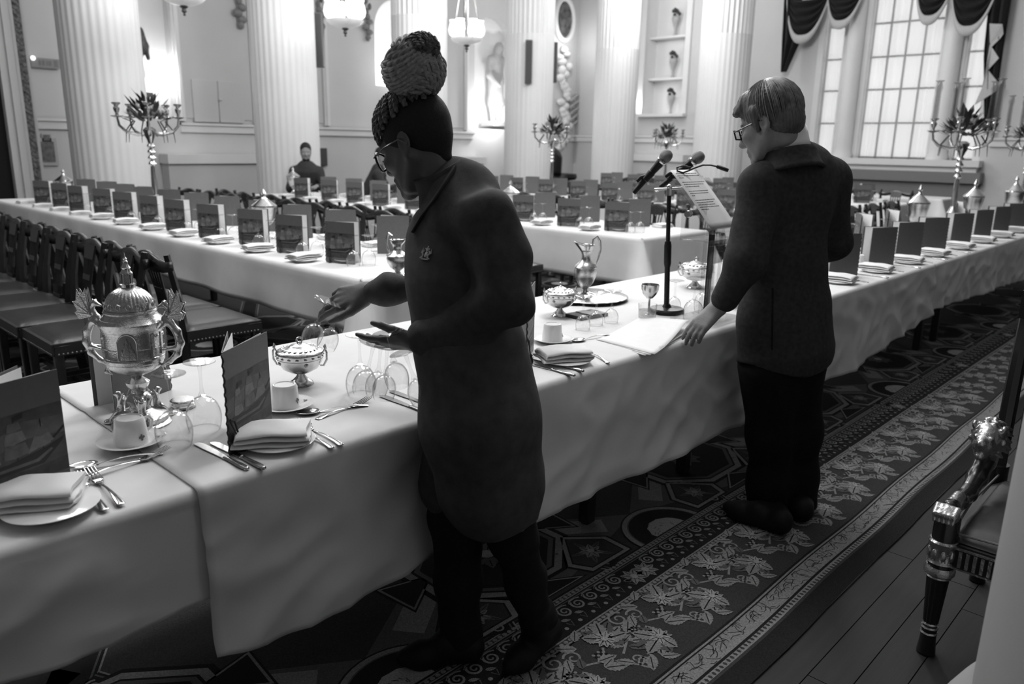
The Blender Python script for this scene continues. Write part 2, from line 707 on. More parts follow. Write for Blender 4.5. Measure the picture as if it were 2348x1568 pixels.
struct(fl.build('floor', M_WOOD, smooth=False))
# left end: door surround with a dark doorway
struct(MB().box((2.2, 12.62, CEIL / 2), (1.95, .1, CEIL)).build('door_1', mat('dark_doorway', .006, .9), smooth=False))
dm = MB()
for x0, x1, d in ((3.14, 3.22, .12), (3.22, 3.3, .2), (3.3, 3.37, .12)):
    dm.box(((x0 + x1) / 2, 12.55 - d / 2, CEIL / 2), (x1 - x0, d, CEIL))
struct(dm.build('trim_1', M_WALL, smooth=False))
M_PATT = mat('gilt_guilloche', .16, .6, var=.8, vscale=28)
pm = MB().box((3.42, 12.5, CEIL / 2), (.1, .1, CEIL))
k = 0.
while k < 5:
    pm.box((3.42, 12.445, k), (.09, .02, .03), M=Matrix.Rotation(.7, 3, 'Y'))
    k += .07
struct(pm.build('trim_2', M_PATT, smooth=False))
struct(MB().box((3.5, 13.25, CEIL / 2), (.06, 1.45, CEIL)).build('wall_left', M_WALL, smooth=False))
# dado rails and skirtings
for i, (a, b) in enumerate(((3.6, 5.45), (6.17, 13.2), (14.5, 17))):
    m = MB().box(((a + b) / 2, WY - .03, 1.64), (b - a, .07, .16)).box(((a + b) / 2, WY - .05, 1.7), (b - a, .12, .04))
    struct(m.build('trim_%d' % (3 + i), M_PLASTER, smooth=False))
for i, (a, b) in enumerate(((-2, 3.98), (7.6, 14))):
    m = MB().box((WX - .03, (a + b) / 2, 1.64), (.07, b - a, .16)).box((WX - .05, (a + b) / 2, 1.7), (.12, b - a, .04))
    struct(m.build('trim_%d' % (6 + i), M_PLASTER, smooth=False))
struct(MB().box((10, WY - .02, .1), (13, .05, .2)).build('baseboard_back', M_PLASTER, smooth=False))
struct(MB().box((WX - .02, 6, .1), (.05, 16, .2)).build('baseboard_end', M_PLASTER, smooth=False))
# raised panel frames on the back wall
for i, (a, b) in enumerate(((6.2, 7.62), (8.1, 9.15), (12.05, 12.95))):
    m = MB()
    for x in (a, b):
        m.box((x, WY - .03, 3.6), (.12, .06, 3.7))
        m.box((x, WY - .045, 3.6), (.04, .09, 3.7))
    m.box(((a + b) / 2, WY - .012, 3.6), (b - a - .14, .02, 3.6), mi=1)
    struct(m.build('trim_%d' % (9 + i), [M_PLASTER, M_WALL2], smooth=False))
hm = MB()
for x0, x1 in ((6.42, 6.88), (6.9, 7.36)):
    hm.box(((x0 + x1) / 2, WY - .03, 2.1), (x1 - x0, .025, .72))
hm.ball((6.92, WY - .06, 2.14), .03)
h = hm.build('wall_hatch', M_WALL2, smooth=False, bevel=.006)
tag(h, 'closed two-leaf hatch door low in the panel of the back wall', 'hatch')
# radiator covers along the back and end walls
for nm, x0, x1, z, lab in (('a', 5.75, 7.6, 1.19, 'long white radiator cover beneath the hatch panel'), ('b', 12.5, 13.3, 1.15, 'short white radiator cover under the statue niche')):
    m = MB().box(((x0 + x1) / 2, WY - .2, z - .08), (x1 - x0, .36, .16)).box(((x0 + x1) / 2, WY - .17, (z - .16) / 2), (x1 - x0 - .06, .28, z - .16), mi=1)
    tag(m.build('radiator_cover', [M_PLASTER, M_WALL2], smooth=False), lab, 'radiator cover')
y0, y1 = on_x(1575, 360, 16.8).y, on_x(1445, 360, 16.8).y
zc = on_x(1500, 354, 16.8).z
m = MB().box((WX - .2, (y0 + y1) / 2, zc - .08), (.36, y1 - y0, .16)).box((WX - .17, (y0 + y1) / 2, (zc - .16) / 2), (.28, y1 - y0 - .06, zc - .16), mi=1)
tag(m.build('radiator_cover', [M_PLASTER, M_WALL2], smooth=False), 'white radiator cover under the alcove of urns', 'radiator cover')

# ------------------------------------------------------------------ giant columns
CZ = 3.56


def make_column():
    t = thing('column', '', 'column')
    sh = MB()
    r = .515
    sh.lathe([(r * 1.03, .42), (r, .6), (r, CZ)], n=192, flute=(32, .02, .5, 9))
    sh.lathe([(r, CZ), (r * .985, 6), (r * .95, CEIL)], n=192, flute=(32, .06, .5, 9))
    sh.build('shaft', M_COLUMN, t, angle=35)
    b = MB().box((0, 0, .08), (1.36, 1.36, .16))
    b.lathe([(.66, .16), (.68, .2), (.66, .26), (.6, .28), (.57, .31), (.6, .34), (.61, .37), (.56, .42), (.53, .43)], n=48)
    b.build('base', M_COLUMN, t)
    return t


cols = [(4.03, 11.3, 'plain fluted column nearest the dark doorway'), (6.67, 11.3, 'fluted column behind the seated man, bearing two speakers'),
        (9.36, 11.3, 'fluted column behind the woman with the hair bun'), (12.22, 11.3, 'fluted column bearing dark speakers beside the lit statue'),
        (15.15, 11.3, 'fluted column in the corner between medallion and urn alcove'), (14.5, 8.21, 'fluted column nearest the tall window')]
for x, y, lab in cols:
    o = place('column', make_column, (x, y, 0), 0, lab)
    o.scale = (.95, .95, 1)


# loudspeakers on the columns
def make_spk():
    t = thing('column_loudspeaker', '', 'loudspeaker')
    MB().box((0, 0, 0), (.13, .12, 1.0)).build('cabinet', mat('grey_speaker_cabinet', .1, .6), t, bevel=.01)
    MB().box((0, -.065, 0), (.1, .012, .94)).build('grille', mat('speaker_grille', .07, .8, bump=.5, bscale=400), t)
    MB().box((0, .1, 0), (.05, .12, .1)).build('bracket', M_BLACK, t)
    return t


for px, py0, py1, colx, lab in ((626, 15, 150, 6.67, 'tall grey speaker high on the side nearer the doorway of its column'), (731, 30, 155, 6.67, 'slim speaker on the niche side of the column behind seated man'),
                                (1212, 92, 192, 12.22, 'tall dark speaker on the front of the column by the statue'), (1270, 97, 190, 12.22, 'slim speaker beside the medallion on the statue column')):
    p = on_y(px, (py0 + py1) / 2, 10.93 if px in (1212,) else 11.05)
    h = on_y(px, py0, p.y).z - on_y(px, py1, p.y).z
    o = place('spk', make_spk, p, -.75, lab)
    o.scale = (1, 1, h)

# ------------------------------------------------------------------ window with curtains
wm = MB()
y0, y1, z0, z1 = WIN[:4]
sky = MB().box((WX + 1.4, 5.8, 4), (.05, 7, 8))
struct(sky.build('sky_backdrop', mat('daylight_sky', .8, .9, emit=.85), smooth=False))
for (a, b) in ((6.42, 6.98), (4.62, 5.1)):
    wm.lathe([(.19, 1.3), (.2, 1.36), (.17, 1.42), (.165, 1.5), (.155, 5.2)], n=20, c=(WX + .02, (a + b) / 2, 0))
    wm.box((WX + .18, (a + b) / 2, 3.25), (.14, b - a, 3.9))
for a, b in ((WIN[0], 4.24), (7.34, WIN[1])):
    wm.box((WX + .1, (a + b) / 2, 3.25), (.2, b - a, 3.9))
wm.box((WX - .08, 5.79, 1.24), (.4, 3.5, .12)).box((WX - .04, 5.79, 1.13), (.3, 3.4, .1))
struct(wm.build('window_1', M_PLASTER))
mm = MB()
for z in (1.32, 2.0, 2.66, 3.29, 3.93, 4.55):
    mm.box((WX + .2, 5.79, z), (.05, 3.3, .035))
for y in (5.1, 5.43, 5.76, 6.09, 6.42, 4.25, 4.62, 6.98, 7.33):
    mm.box((WX + .2, y, 3.2), (.05, .03, 3.9))
struct(mm.build('window_2', mat('window_bars', .1, .6), smooth=False))
struct(MB().box((WX + .22, 5.79, 3.2), (.006, 3.3, 3.9)).build('window_3', PANE, smooth=False))
# wooden panel and moulded shelf under the window
struct(MB().box((WX - .12, 5.79, .98), (.3, 3.6, .2)).box((WX - .06, 5.79, .45), (.2, 3.5, .9)).build('trim_12', mat('dull_dado', .2, .6), smooth=False))


def sheer_mat():
    m = bpy.data.materials.new('sheer_voile')
    m.use_nodes = True
    nt = m.node_tree
    nt.nodes.clear()
    out = nd(nt, 'ShaderNodeOutputMaterial')
    a = nd(nt, 'ShaderNodeMixShader')
    a.inputs['Fac'].default_value = .5
    tr = nd(nt, 'ShaderNodeBsdfTransparent')
    tl = nd(nt, 'ShaderNodeBsdfTranslucent')
    df = nd(nt, 'ShaderNodeBsdfDiffuse')
    b = nd(nt, 'ShaderNodeMixShader')
    b.inputs['Fac'].default_value = .4
    for n in (tl, df):
        n.inputs['Color'].default_value = (.8, .8, .8, 1)
    nt.links.new(tl.outputs[0], b.inputs[1])
    nt.links.new(df.outputs[0], b.inputs[2])
    nt.links.new(tr.outputs[0], a.inputs[1])
    nt.links.new(b.outputs[0], a.inputs[2])
    nt.links.new(a.outputs[0], out.inputs['Surface'])
    return m


M_SHEER = sheer_mat()


def sheer(y0, y1, lab):
    n = max(20, int((y1 - y0) * 90))
    m = MB().grid(lambda s, t: (WX + .1 + .04 * math.sin(s * (y1 - y0) * 27 + 2.2 * math.sin(s * (y1 - y0) * 5.3)) * (.6 + .4 * math.sin(s * 11)), y0 + (y1 - y0) * s, 1.32 + 3.85 * t), n, 3)
    tag(m.build('sheer_curtain', M_SHEER), lab, 'curtain')


sheer(5.06, 6.46, 'white sheer curtain over the broad middle light of the window')
sheer(4.22, 4.66, 'narrow white sheer curtain on the side of the candelabra')
sheer(6.94, 7.36, 'narrow white sheer curtain beside the standing man')


def swag(ya, yb, ztop, zbot, lab, skew=0.):
    t = thing('curtain_swag', lab, 'curtain', (WX - .3, (ya + yb) / 2, 0))
    cy_, hw = (ya + yb) / 2, (yb - ya) / 2

    def P(s, v):
        u = -1 + 2 * s
        sag = (ztop - zbot) * (.12 + .88 * v) * (1 - abs(u - skew * (1 - u * u)) ** 2.7)
        return (-.1 * (1 - u * u) - .035 * math.sin(v * 26) * (1 - u * u), u * hw, ztop - sag)
    MB().grid(P, 26, 40).build('drape', M_DRAPE, t, solid=.01)
    fr = MB()
    fr.grid(lambda s, v: (P(s, 1)[0] - .015, P(s, 1)[1], P(s, 1)[2] + .03 - (.17 * (v) * (.55 + .45 * math.sin(PI * s)))), 40, 3)
    fr.build('fringe', M_FRINGE, t, solid=.015)
    return t


# y runs right to left in the picture
S = lambda a, b: (on_x(a, 0, 16.7).y, on_x(b, 0, 16.7).y)
yb, ya = S(1805, 1903)
swag(ya, yb, 4.52, on_x(1850, 85, 16.7).z, 'dark swag with pale fringe at the outer window edge by the column')
yb, ya = S(1897, 1980)
swag(ya, yb, 4.52, on_x(1935, 52, 16.7).z, 'dark fringed swag second from the column end of the window')
yb, ya = S(2098, 2185)
swag(ya, yb, 4.52, on_x(2130, 42, 16.7).z, 'dark fringed swag second from the candelabra end of the window')
yb, ya = S(2176, 2292)
swag(ya, yb, 4.52, on_x(2232, 65, 16.7).z, 'broad dark fringed swag at the window edge above the tall candelabra')


def tail(pts, lab, zig):
    """a hanging pleated tail: pts = rows of (y0, y1, z)"""
    t = thing('curtain_tail', lab, 'curtain', (WX - .32, pts[0][0], 0))
    yr = pts[0][0]

    def P(s, v):
        f = v * (len(pts) - 1)
        i = min(int(f), len(pts) - 2)
        q = f - i
        a, b = pts[i], pts[i + 1]
        y = (a[0] + (b[0] - a[0]) * q) * (1 - s) + (a[1] + (b[1] - a[1]) * q) * s
        return (.05 * math.sin(s * 15), y - yr, a[2] + (b[2] - a[2]) * q)
    MB().grid(P, 24, 20).build('drape', M_DRAPE, t, solid=.01)
    if zig:
        P3 = [on_x(px, py, WX - .42) for px, py in zig]
        m = MB()
        c0 = t.location
        n = len(P3)
        vs = [Vector((P3[i].x - c0.x + (.05 if i % 2 else 0), P3[i].y - c0.y, P3[i].z)) for i in range(n)]
        vs += [v + Vector((.03, 0, 0)) for v in vs]
        m.add(vs, [tuple(range(n)), tuple(range(2 * n - 1, n - 1, -1))] + [(i, (i + 1) % n, n + (i + 1) % n, n + i) for i in range(n)])
        m.build('fringe', M_FRINGE, t, smooth=False)
    return t


q = lambda a, b: on_x(a, b, 16.65)
tail([(q(1795, 0).y, q(1832, 0).y, 4.8), (q(1792, 90).y, q(1835, 90).y, q(1790, 90).z), (q(1789, 165).y, q(1800, 165).y, q(1789, 165).z)], 'dark velvet tail hanging at the column end of the window', None)
zl = q(2262, 305).z
tail([(q(2262, 0).y, q(2316, 0).y, 4.8), (q(2255, 120).y, q(2297, 120).y, q(2270, 120).z), (q(2256, 305).y, q(2272, 305).y, zl)], 'long dark velvet tail with zigzag pale border at the window edge',
     [(2269, 54), (2268, 100), (2262, 150), (2250, 200), (2234, 241), (2283, 208), (2289, 190), (2264, 160), (2290, 133), (2272, 107), (2293, 88), (2299, 76), (2298, 55)])

# ------------------------------------------------------------------ statues, medallion, urns
def statue(px, py0, py1, y, lab, M_, seed, lean=0.):
    top, bot = on_y(px, py0, y), on_y(px, py1, y)
    h = top.z - bot.z
    t = thing('statue', lab, 'statue', bot)
    s = Solid(.016 * h, .05 * h)
    v = lambda a, b, c: (a * h, b * h, c * h)
    s.ell(v(.02, -.03, .93), (.05 * h, .06 * h, .068 * h)).cone(v(0, 0, .84), v(0, 0, .9), .03 * h)
    s.cone(v(0, 0, .78), v(.02, 0, .55), .085 * h, .075 * h, flat=((0, 1, 0), .7))
    s.cone(v(.02, 0, .55), v(.05, -.02, .28), .075 * h, .05 * h).cone(v(.05, -.02, .28), v(.05, 0, .07), .045 * h, .032 * h)
    s.cone(v(-.04, 0, .54), v(-.05, .02, .28), .07 * h, .05 * h).cone(v(-.05, .02, .28), v(-.05, 0, .07), .045 * h, .032 * h)
    s.cone(v(-.1, 0, .8), v(-.14, -.02, .6), .04 * h, .033 * h).cone(v(-.14, -.02, .6), v(-.05, -.12, .48), .03 * h, .025 * h)
    s.cone(v(.1, 0, .8), v(.15, 0, .62), .04 * h, .033 * h).cone(v(.15, 0, .62), v(.14, -.08, .46), .03 * h, .025 * h)
    if seed:
        s.cone(v(.09, .03, .72), v(.12, .04, .1), .05 * h, .09 * h, flat=((0, 1, 0), .5))
    s.build('figure', M_, t)
    MB().box((0, 0, .03 * h), (.3 * h, .22 * h, .06 * h)).build('plinth', M_, t, bevel=.01)
    return t


statue(1136, 95, 290, 14.28, 'pale robed statue standing in the brightly lit arched niche', M_STONE, 1)
statue(317, 30, 222, 14.12, 'dark statue in the lit niche beside the nearest column', M_BRONZE, 0)
t = thing('medallion', 'oval portrait medallion in a white frame on the back wall', 'medallion', (16.4, WY - .03, on_y(1295, 45, 13.97).z))
rx, rz_ = .36, .5
ring = [(rx * math.cos(a * PI / 24), 0, rz_ * math.sin(a * PI / 24)) for a in range(48)]
MB().tube(ring, .07, closed=True).build('frame', M_PLASTER, t)
MB().add([(x * .95, -.01, z * .95) for x, y, z in ring], [tuple(range(48))]).build('painting', mat('dark_portrait', .1, .5, var=.8, vscale=7), t, smooth=False)
tr = thing('wall_trophy', 'tall white carved trophy of leaves under the oval medallion', 'wall carving', (16.45, WY, 2.6))
mb = MB()
random.seed(3)
for i in range(26):
    z = 3.85 - i * .1
    w = .12 + .14 * abs(math.sin(i * .55))
    mb.ball((random.uniform(-w, w), -.07, z - 2.6), (random.uniform(.08, .17), .09, random.uniform(.07, .13)), 10, 6)
mb.build('leaves', M_PLASTER, tr)
sp = MB()
for i in range(5):
    z = 1.9 + i * .17
    sp.tube([(.2, -.07, z - 2.6), (.45, -.1, z - 2.45), (.6 + .05 * i, -.08, z - 2.35)], [.05, .04, .015], 6)
    sp.ball((.62 + .05 * i, -.09, z - 2.33), (.1, .05, .06), 8, 6)
sp.build('spray', M_STONE, tr)
# alcove with shelves of urns
ycen = (hy0 + hy1) / 2
for i, (py, lab) in enumerate(((75, 'upper'), (170, 'middle'))):
    z = on_x(1520, py + 8, WX + .1).z
    sm = MB().box((WX + .24, ycen, z - .03), (.3, hy1 - hy0 - .02, .05))
    tag(sm.build('alcove_shelf', M_PLASTER, smooth=False), 'white %s shelf in the lit alcove on the end wall' % lab, 'shelf')


def make_urn():
    t = thing('urn', '', 'urn')
    MB().lathe([(.06, 0), (.07, .02), (.03, .1), (.04, .3), (.1, .5), (.13, .62), (.12, .7), (.1, .72), (.08, .7)], n=18, c=(0, 0, 0)).build('vase', mat('grey_vase', .4, .4), t)
    f = MB()
    for i in range(7):
        f.ball((random.uniform(-.1, .1), random.uniform(-.1, .1), .8 + random.uniform(-.05, .16)), (.05, .05, .07), 8, 6)
    f.build('flowers', mat('dark_dried_flowers', .06, .8), t)
    return t


random.seed(5)
for py, lab in ((70, 'urn with dark flowers on the upper alcove shelf'), (165, 'urn with dark flowers on the middle alcove shelf'), (262, 'urn with dark flowers on the floor of the lit alcove')):
    p = on_x(1530, py, WX + .2)
    o = place('urn', make_urn, (WX + .2, ycen - .1, {70: on_x(1520, 83, WX + .1).z - .005, 165: on_x(1520, 178, WX + .1).z - .005, 262: nz0}[py]), 0, lab)
    o.scale = (.8, .8, .62)
ml = MB().box((WX - .1, ycen, nz0 - .03), (.22, hy1 - hy0 + .3, .07))
for y in (hy0 - .07, hy1 + .07):
    ml.box((WX - .04, y, (nz0 + nz1) / 2), (.09, .14, nz1 - nz0))
struct(ml.build('trim_13', M_PLASTER, smooth=False))
# carved drops on the back wall, notices, signs
for px, py, lab in ((553, 66, 'dark carved drop on the wall behind the first two columns'), (735, 80, 'carved drop half behind the column of the seated man'), (845, 94, 'long carved drop beside the blank lit niche')):
    b = on_y(px, py, WY - .08)
    m = MB()
    for i in range(12):
        m.ball((.05 * math.sin(i * 2.4), 0, .06 + i * .1), (.06 + .035 * math.sin(i * .8), .06, .07), 8, 6)
    tag(m.build('carved_drop', mat('dull_gilt_plaster', .22, .6)), lab, 'carving').location = b
e = thing('exit_sign', 'small fire exit sign glowing at one end behind the first column', 'sign', on_y(104, 145, 13.93))
MB().box((0, 0, 0), (.4, .04, .14)).build('plate', mat('grey_sign', .3, .5), e)
MB().ball((-.17, -.03, .06), .035).build('lamp', M_LIT, e)
g = MB()
for x, w_ in ((-.08, .03), (-.03, .03), (.02, .012), (.06, .035), (.14, .05)):
    g.box((x, -.022, 0), (w_, .006, .07 if w_ < .05 else .1))
g.build('pictogram', mat('sign_mark', .2, .5), e)
for px, py, w, h_, lab in ((107, 348, .3, .42, 'framed notice on the wall between doorway and first column'), (106, 316, .13, .12, 'small dark switch plate above the framed notice')):
    f = thing('wall_notice', lab, 'notice', on_y(px, py, WY - .03))
    MB().box((0, 0, 0), (w, .04, h_)).build('frame', mat('pale_frame', .5, .5), f)
    MB().box((0, -.022, 0), (w * .72, .01, h_ * .74)).build('sheet', mat('dark_print', .16, .6, var=.4, vscale=20), f)
p = on_y(740, 360, WY - .05)
tag(MB().box((0, 0, 0), (.16, .1, .35)).build('wall_box', mat('dark_box', .06, .5), bevel=.01), 'small dark box on the wall behind the seated men', 'box').location = p


# ------------------------------------------------------------------ chandeliers in view
def make_chand():
    t = thing('chandelier', '', 'chandelier')
    for i in range(6):
        a = i * PI / 3
        c = (.2 * math.cos(a), .2 * math.sin(a), 0)
        sh = MB().lathe([(.035, .03), (.07, .06), (.085, .12), (.07, .19), (.055, .23), (.07, .27)], n=14, c=c)
        sh.build('lamp_shade', M_LIT, t)
        MB().tube([(0, 0, .0), (c[0] * .6, c[1] * .6, -.03), (c[0], c[1], .03)], .012, 6).build('arm', M_GILT, t)
    MB().lathe([(.02, -.09), (.12, -.075), (.2, -.045), (.24, -.01), (.25, .01), (.23, .012)], n=28).build('dish', M_LITDISH, t)
    MB().lathe([(0, -.2), (.018, -.19), (.01, -.17), (.03, -.15), (.022, -.12), (.05, -.1), (.03, -.08)], n=14).build('finial', M_BRONZE, t)
    ch = MB()
    for i in range(4):
        a = i * PI / 2 + .4
        ch.tube([(.22 * math.cos(a), .22 * math.sin(a), .0), (.04 * math.cos(a), .04 * math.sin(a), 1.1)], .008, 5)
    ch.tube([(0, 0, 1.05), (0, 0, CEIL - 3.15)], .015, 6)
    ch.build('chain', M_BRONZE, t)
    return t


for x, lab in ((4.35, 'lit glass dish chandelier hanging before the first column'), (6.57, 'lit chandelier with opal shades above the seated man'), (8.82, 'lit chandelier with opal shades near the bright statue niche')):
    place('chand', make_chand, (x, 9.5, 3.03), .3, lab)
# ================================================================== the carpet: every figure of the weave is a flat shape of its one mesh
CP = MB()
CG = [mat('carpet_dark', .022, .95, var=.3, vscale=250, spec=.1), mat('carpet_ground', .055, .95, var=.25, vscale=250, spec=.1), mat('carpet_mid', .12, .95, var=.25, vscale=250, spec=.1),
      mat('carpet_light', .27, .95, var=.3, vscale=200, spec=.1), mat('carpet_pale', .38, .95, var=.3, vscale=200, spec=.1)]
LZ = .006


def poly(pts, mi, lay):
    z = LZ + lay * .0004
    a = sum(pts[i][0] * pts[(i + 1) % len(pts)][1] - pts[(i + 1) % len(pts)][0] * pts[i][1] for i in range(len(pts)))
    if a < 0:
        pts = pts[::-1]
    CP.add([(x, y, z) for x, y in pts], [tuple(range(len(pts)))], mi)


def rect(x0, x1, y0, y1, mi, lay):
    poly([(x0, y0), (x1, y0), (x1, y1), (x0, y1)], mi, lay)


def ribbon(pts, w, mi, lay):
    z = LZ + lay * .0004
    vs, fs = [], []
    n = len(pts)
    for i, p in enumerate(pts):
        a, b = pts[max(i - 1, 0)], pts[min(i + 1, n - 1)]
        dx, dy = b[0] - a[0], b[1] - a[1]
        L = math.hypot(dx, dy) or 1
        ww = w(i / (n - 1)) if callable(w) else w
        vs += [(p[0] - dy / L * ww / 2, p[1] + dx / L * ww / 2, z), (p[0] + dy / L * ww / 2, p[1] - dx / L * ww / 2, z)]
    for i in range(n - 1):
        fs.append((2 * i, 2 * i + 1, 2 * i + 3, 2 * i + 2))
    CP.add(vs, fs, mi)


def disc(x, y, r, mi, lay, n=10, ry=None, rot=0., wob=0.):
    ry = ry or r
    pts = []
    for i in range(n):
        a = 2 * PI * i / n
        k = 1 + wob * math.sin(a * 5 + x * 40)
        u, v = r * k * math.cos(a), ry * k * math.sin(a)
        pts.append((x + u * math.cos(rot) - v * math.sin(rot), y + u * math.sin(rot) + v * math.cos(rot)))
    poly(pts, mi, lay)


def leaf(x, y, L, w, a, mi, lay):
    c, s_ = math.cos(a), math.sin(a)
    pts = []
    for i in range(13):
        t = i / 12
        pts.append((t * L, w * math.sin(PI * t ** .8) * (1 - .25 * (i % 2))))
    for i in range(11, 0, -1):
        t = i / 12
        pts.append((t * L, -w * math.sin(PI * t ** .8) * (1 - .25 * (i % 2))))
    pts = [(x + u * c - v * s_, y + u * s_ + v * c) for u, v in pts]
    poly(pts, mi, lay)
    ribbon([(x + u * c, y + u * s_) for u in (L * .1, L * .5, L * .85)], w * .16, 0, lay + 1)


def spiral(x, y, r, turns, a0, w, mi, lay, sg=1):
    n = int(14 * turns)
    pts = []
    for i in range(n + 1):
        t = i / n
        a = a0 + sg * 2 * PI * turns * t
        q = r * (1 - .85 * t)
        pts.append((x + q * math.cos(a), y + q * math.sin(a)))
    ribbon(pts, lambda t: w * (1 - .4 * t), mi, lay)


def bloom(x, y, r, lay, n=7, a0=0., mi=3):
    for i in range(n):
        leaf(x, y, r, r * .3, a0 + 2 * PI * i / n, mi, lay + (i % 2) * 2)
    disc(x, y, r * .28, 4, lay + 5, 9)


X0, X1 = -.6, 12.0
B_ = [(.80, .874, 0), (.874, .884, 1), (.884, .904, 3), (.904, .913, 0), (.913, .976, 3), (.976, .981, 0), (.981, .988, 3), (.988, .996, 0), (.996, 1.262, 1), (1.262, 1.268, 0), (1.268, 1.274, 3),
      (1.274, 1.291, 1), (1.291, 1.297, 3), (1.297, 1.303, 0), (1.303, 1.349, 0), (1.349, 1.417, 0), (1.417, 1.422, 2), (1.422, 1.427, 0), (1.427, 1.432, 3), (1.432, 1.447, 1), (1.447, 1.452, 3), (1.452, 1.46, 0)]
CP.add([(X0, .80, .001), (X1, .80, .001), (X1, 10.5, .001), (X0, 10.5, .001), (X0, .80, LZ), (X1, .80, LZ), (X1, 10.5, LZ), (X0, 10.5, LZ)],
       [(0, 1, 5, 4), (1, 2, 6, 5), (2, 3, 7, 6), (3, 0, 4, 7), (0, 3, 2, 1), (4, 5, 6, 7)], 1)
for y0, y1, mi in B_:
    # the border lies a little wavy, as a heavy rug does
    n = 90
    ribbon([(X0 + (X1 - X0) * i / n, (y0 + y1) / 2 + .004 * math.sin(i * .9) * (1 if y0 < 1 else .3)) for i in range(n + 1)], y1 - y0 + .0004, mi, 1)
NEAR = lambda x: x < 5.6
x = .7
while x < 9.5:                                # beads in the two cords
    for yc in (1.2825, 1.4395):
        disc(x, yc, .0085, 3, 2, 7, ry=.007)
    disc(x + .005, .894, .006, 1, 2, 6, ry=.008)
    x += .0205 if x < 4.5 else .04
random.seed(11)
x = .6
while x < 9:                                  # worm-like veins of the pale guard
    y = random.uniform(.922, .968)
    a = random.uniform(-.6, 2.2)
    pts = [(x, y)]
    for i in range(4):
        a += random.uniform(-.9, .9)
        pts.append((min(max(pts[-1][0] + .012 * math.cos(a), x - .05), x + .05), min(max(pts[-1][1] + .012 * math.sin(a), .916), .973)))
    ribbon(pts, .0028, 1, 2)
    x += .012 if x < 4 else .03
x = .6
i = 0
while x < 9.5:                                # running scroll and dots
    if abs((x - 2.08 + .65) % 1.3 - .65) < .05:
        bloom(x, 1.353, .05, 3, 8)
        x += .066
        continue
    spiral(x, 1.388, .026, 1.6, 2.2, .0085, 3, 3)
    ribbon([(x - .026, 1.404), (x - .012, 1.414), (x + .012, 1.415), (x + .03, 1.408)], .006, 3, 3)
    leaf(x + .016, 1.362, .034, .008, -.5, 3, 3)
    disc(x, 1.324, .0075, 3, 3, 8)
    ribbon([(x + .02, 1.342), (x + .03, 1.318), (x + .042, 1.342)], .004, 2, 3)
    x += .066 if x < 5.6 else .09
# the broad floral band
P = .31
k = 0
x = .45
while x < 9.3:
    big = x < 5.2
    for (ox, oy, sg) in ((0, 1.208, 1), (P * .42, 1.098, -1)):
        xc, yc = x + ox, oy
        for j in range(9):                    # a leafy palmette
            a = -1.7 + j * .43 + (PI if sg < 0 else 0) + (.5 if sg > 0 else -.2)
            leaf(xc + .012 * math.cos(a), yc + .012 * math.sin(a), .092 - .009 * abs(j - 4), .027, a, 2 if j % 3 == 1 else 3, 4 + (j % 3) * 2)
        if big:
            bloom(xc + .004, yc, .042, 9, 11, mi=4)
            spiral(xc + .12 * sg, yc + .035 * sg, .036, 1.5, .5, .009, 3, 3, sg)
            spiral(xc - .13, yc + .012 * sg, .03, 1.3, 2.5, .008, 3, 3, -sg)
            ribbon([(xc - .14, yc - .03 * sg), (xc - .08, yc - .06 * sg), (xc - .03, yc - .02 * sg)], .008, 3, 3)
            for g in range(16):               # a bunch of berries
                disc(xc + .1 + (g % 4) * .0115, yc - .055 * sg + (g // 4) * .0105, .0055, 3 if (g + g // 4) % 2 else 0, 4, 6)
        leaf(xc + .08, yc - .03 * sg, .075, .022, .6 * sg, 3, 4)
        leaf(xc + .085, yc - .06 * sg, .07, .019, -.3, 3, 6)
        leaf(xc - .09, yc + .03 * sg, .07, .02, 2.4 * sg, 3, 4)
        if big:
            leaf(xc - .07, yc + .055 * sg, .06, .017, .7 * sg, 3, 6)
            leaf(xc + .16, yc + .02 * sg, .06, .017, -2.2 * sg, 3, 6)
            leaf(xc + .03, yc - .07 * sg, .05, .016, -.9 * sg, 2, 5)
            leaf(xc - .05, yc - .07 * sg, .05, .015, 3.3, 3, 5)
    x += P
# the field: rounds on the border, crossing scroll straps, framed squares and octagons
PX_ = 1.3


def frame_poly(pts, steps):
    """nested outline: steps = (inset, material)"""
    cx_ = sum(p[0] for p in pts) / len(pts)
    cy_ = sum(p[1] for p in pts) / len(pts)
    rr = sum(math.hypot(p[0] - cx_, p[1] - cy_) for p in pts) / len(pts)
    for j, (ins, mi) in enumerate(steps):
        q = 1 - ins / rr
        poly([(cx_ + (x - cx_) * q, cy_ + (y - cy_) * q) for x, y in pts], mi, 2 + j)


def strap(a, b, near):
    dx, dy = b[0] - a[0], b[1] - a[1]
    L = math.hypot(dx, dy)
    ux, uy = dx / L, dy / L
    for w, mi, l in ((.15, 3, 1.2), (.138, 0, 1.4), (.12, 2, 1.6), (.108, 0, 1.8)):
        ribbon([a, b], w, mi, l)
    if near:
        n = int(L / .062)
        for i in range(n):
            c = ((i + .5) * L / n)
            spiral(a[0] + ux * c - uy * .02, a[1] + uy * c + ux * .02, .024, 1.4, 1., .008, 3, 4)
            disc(a[0] + ux * c + uy * .034, a[1] + uy * c - ux * .034, .007, 2, 4, 7)


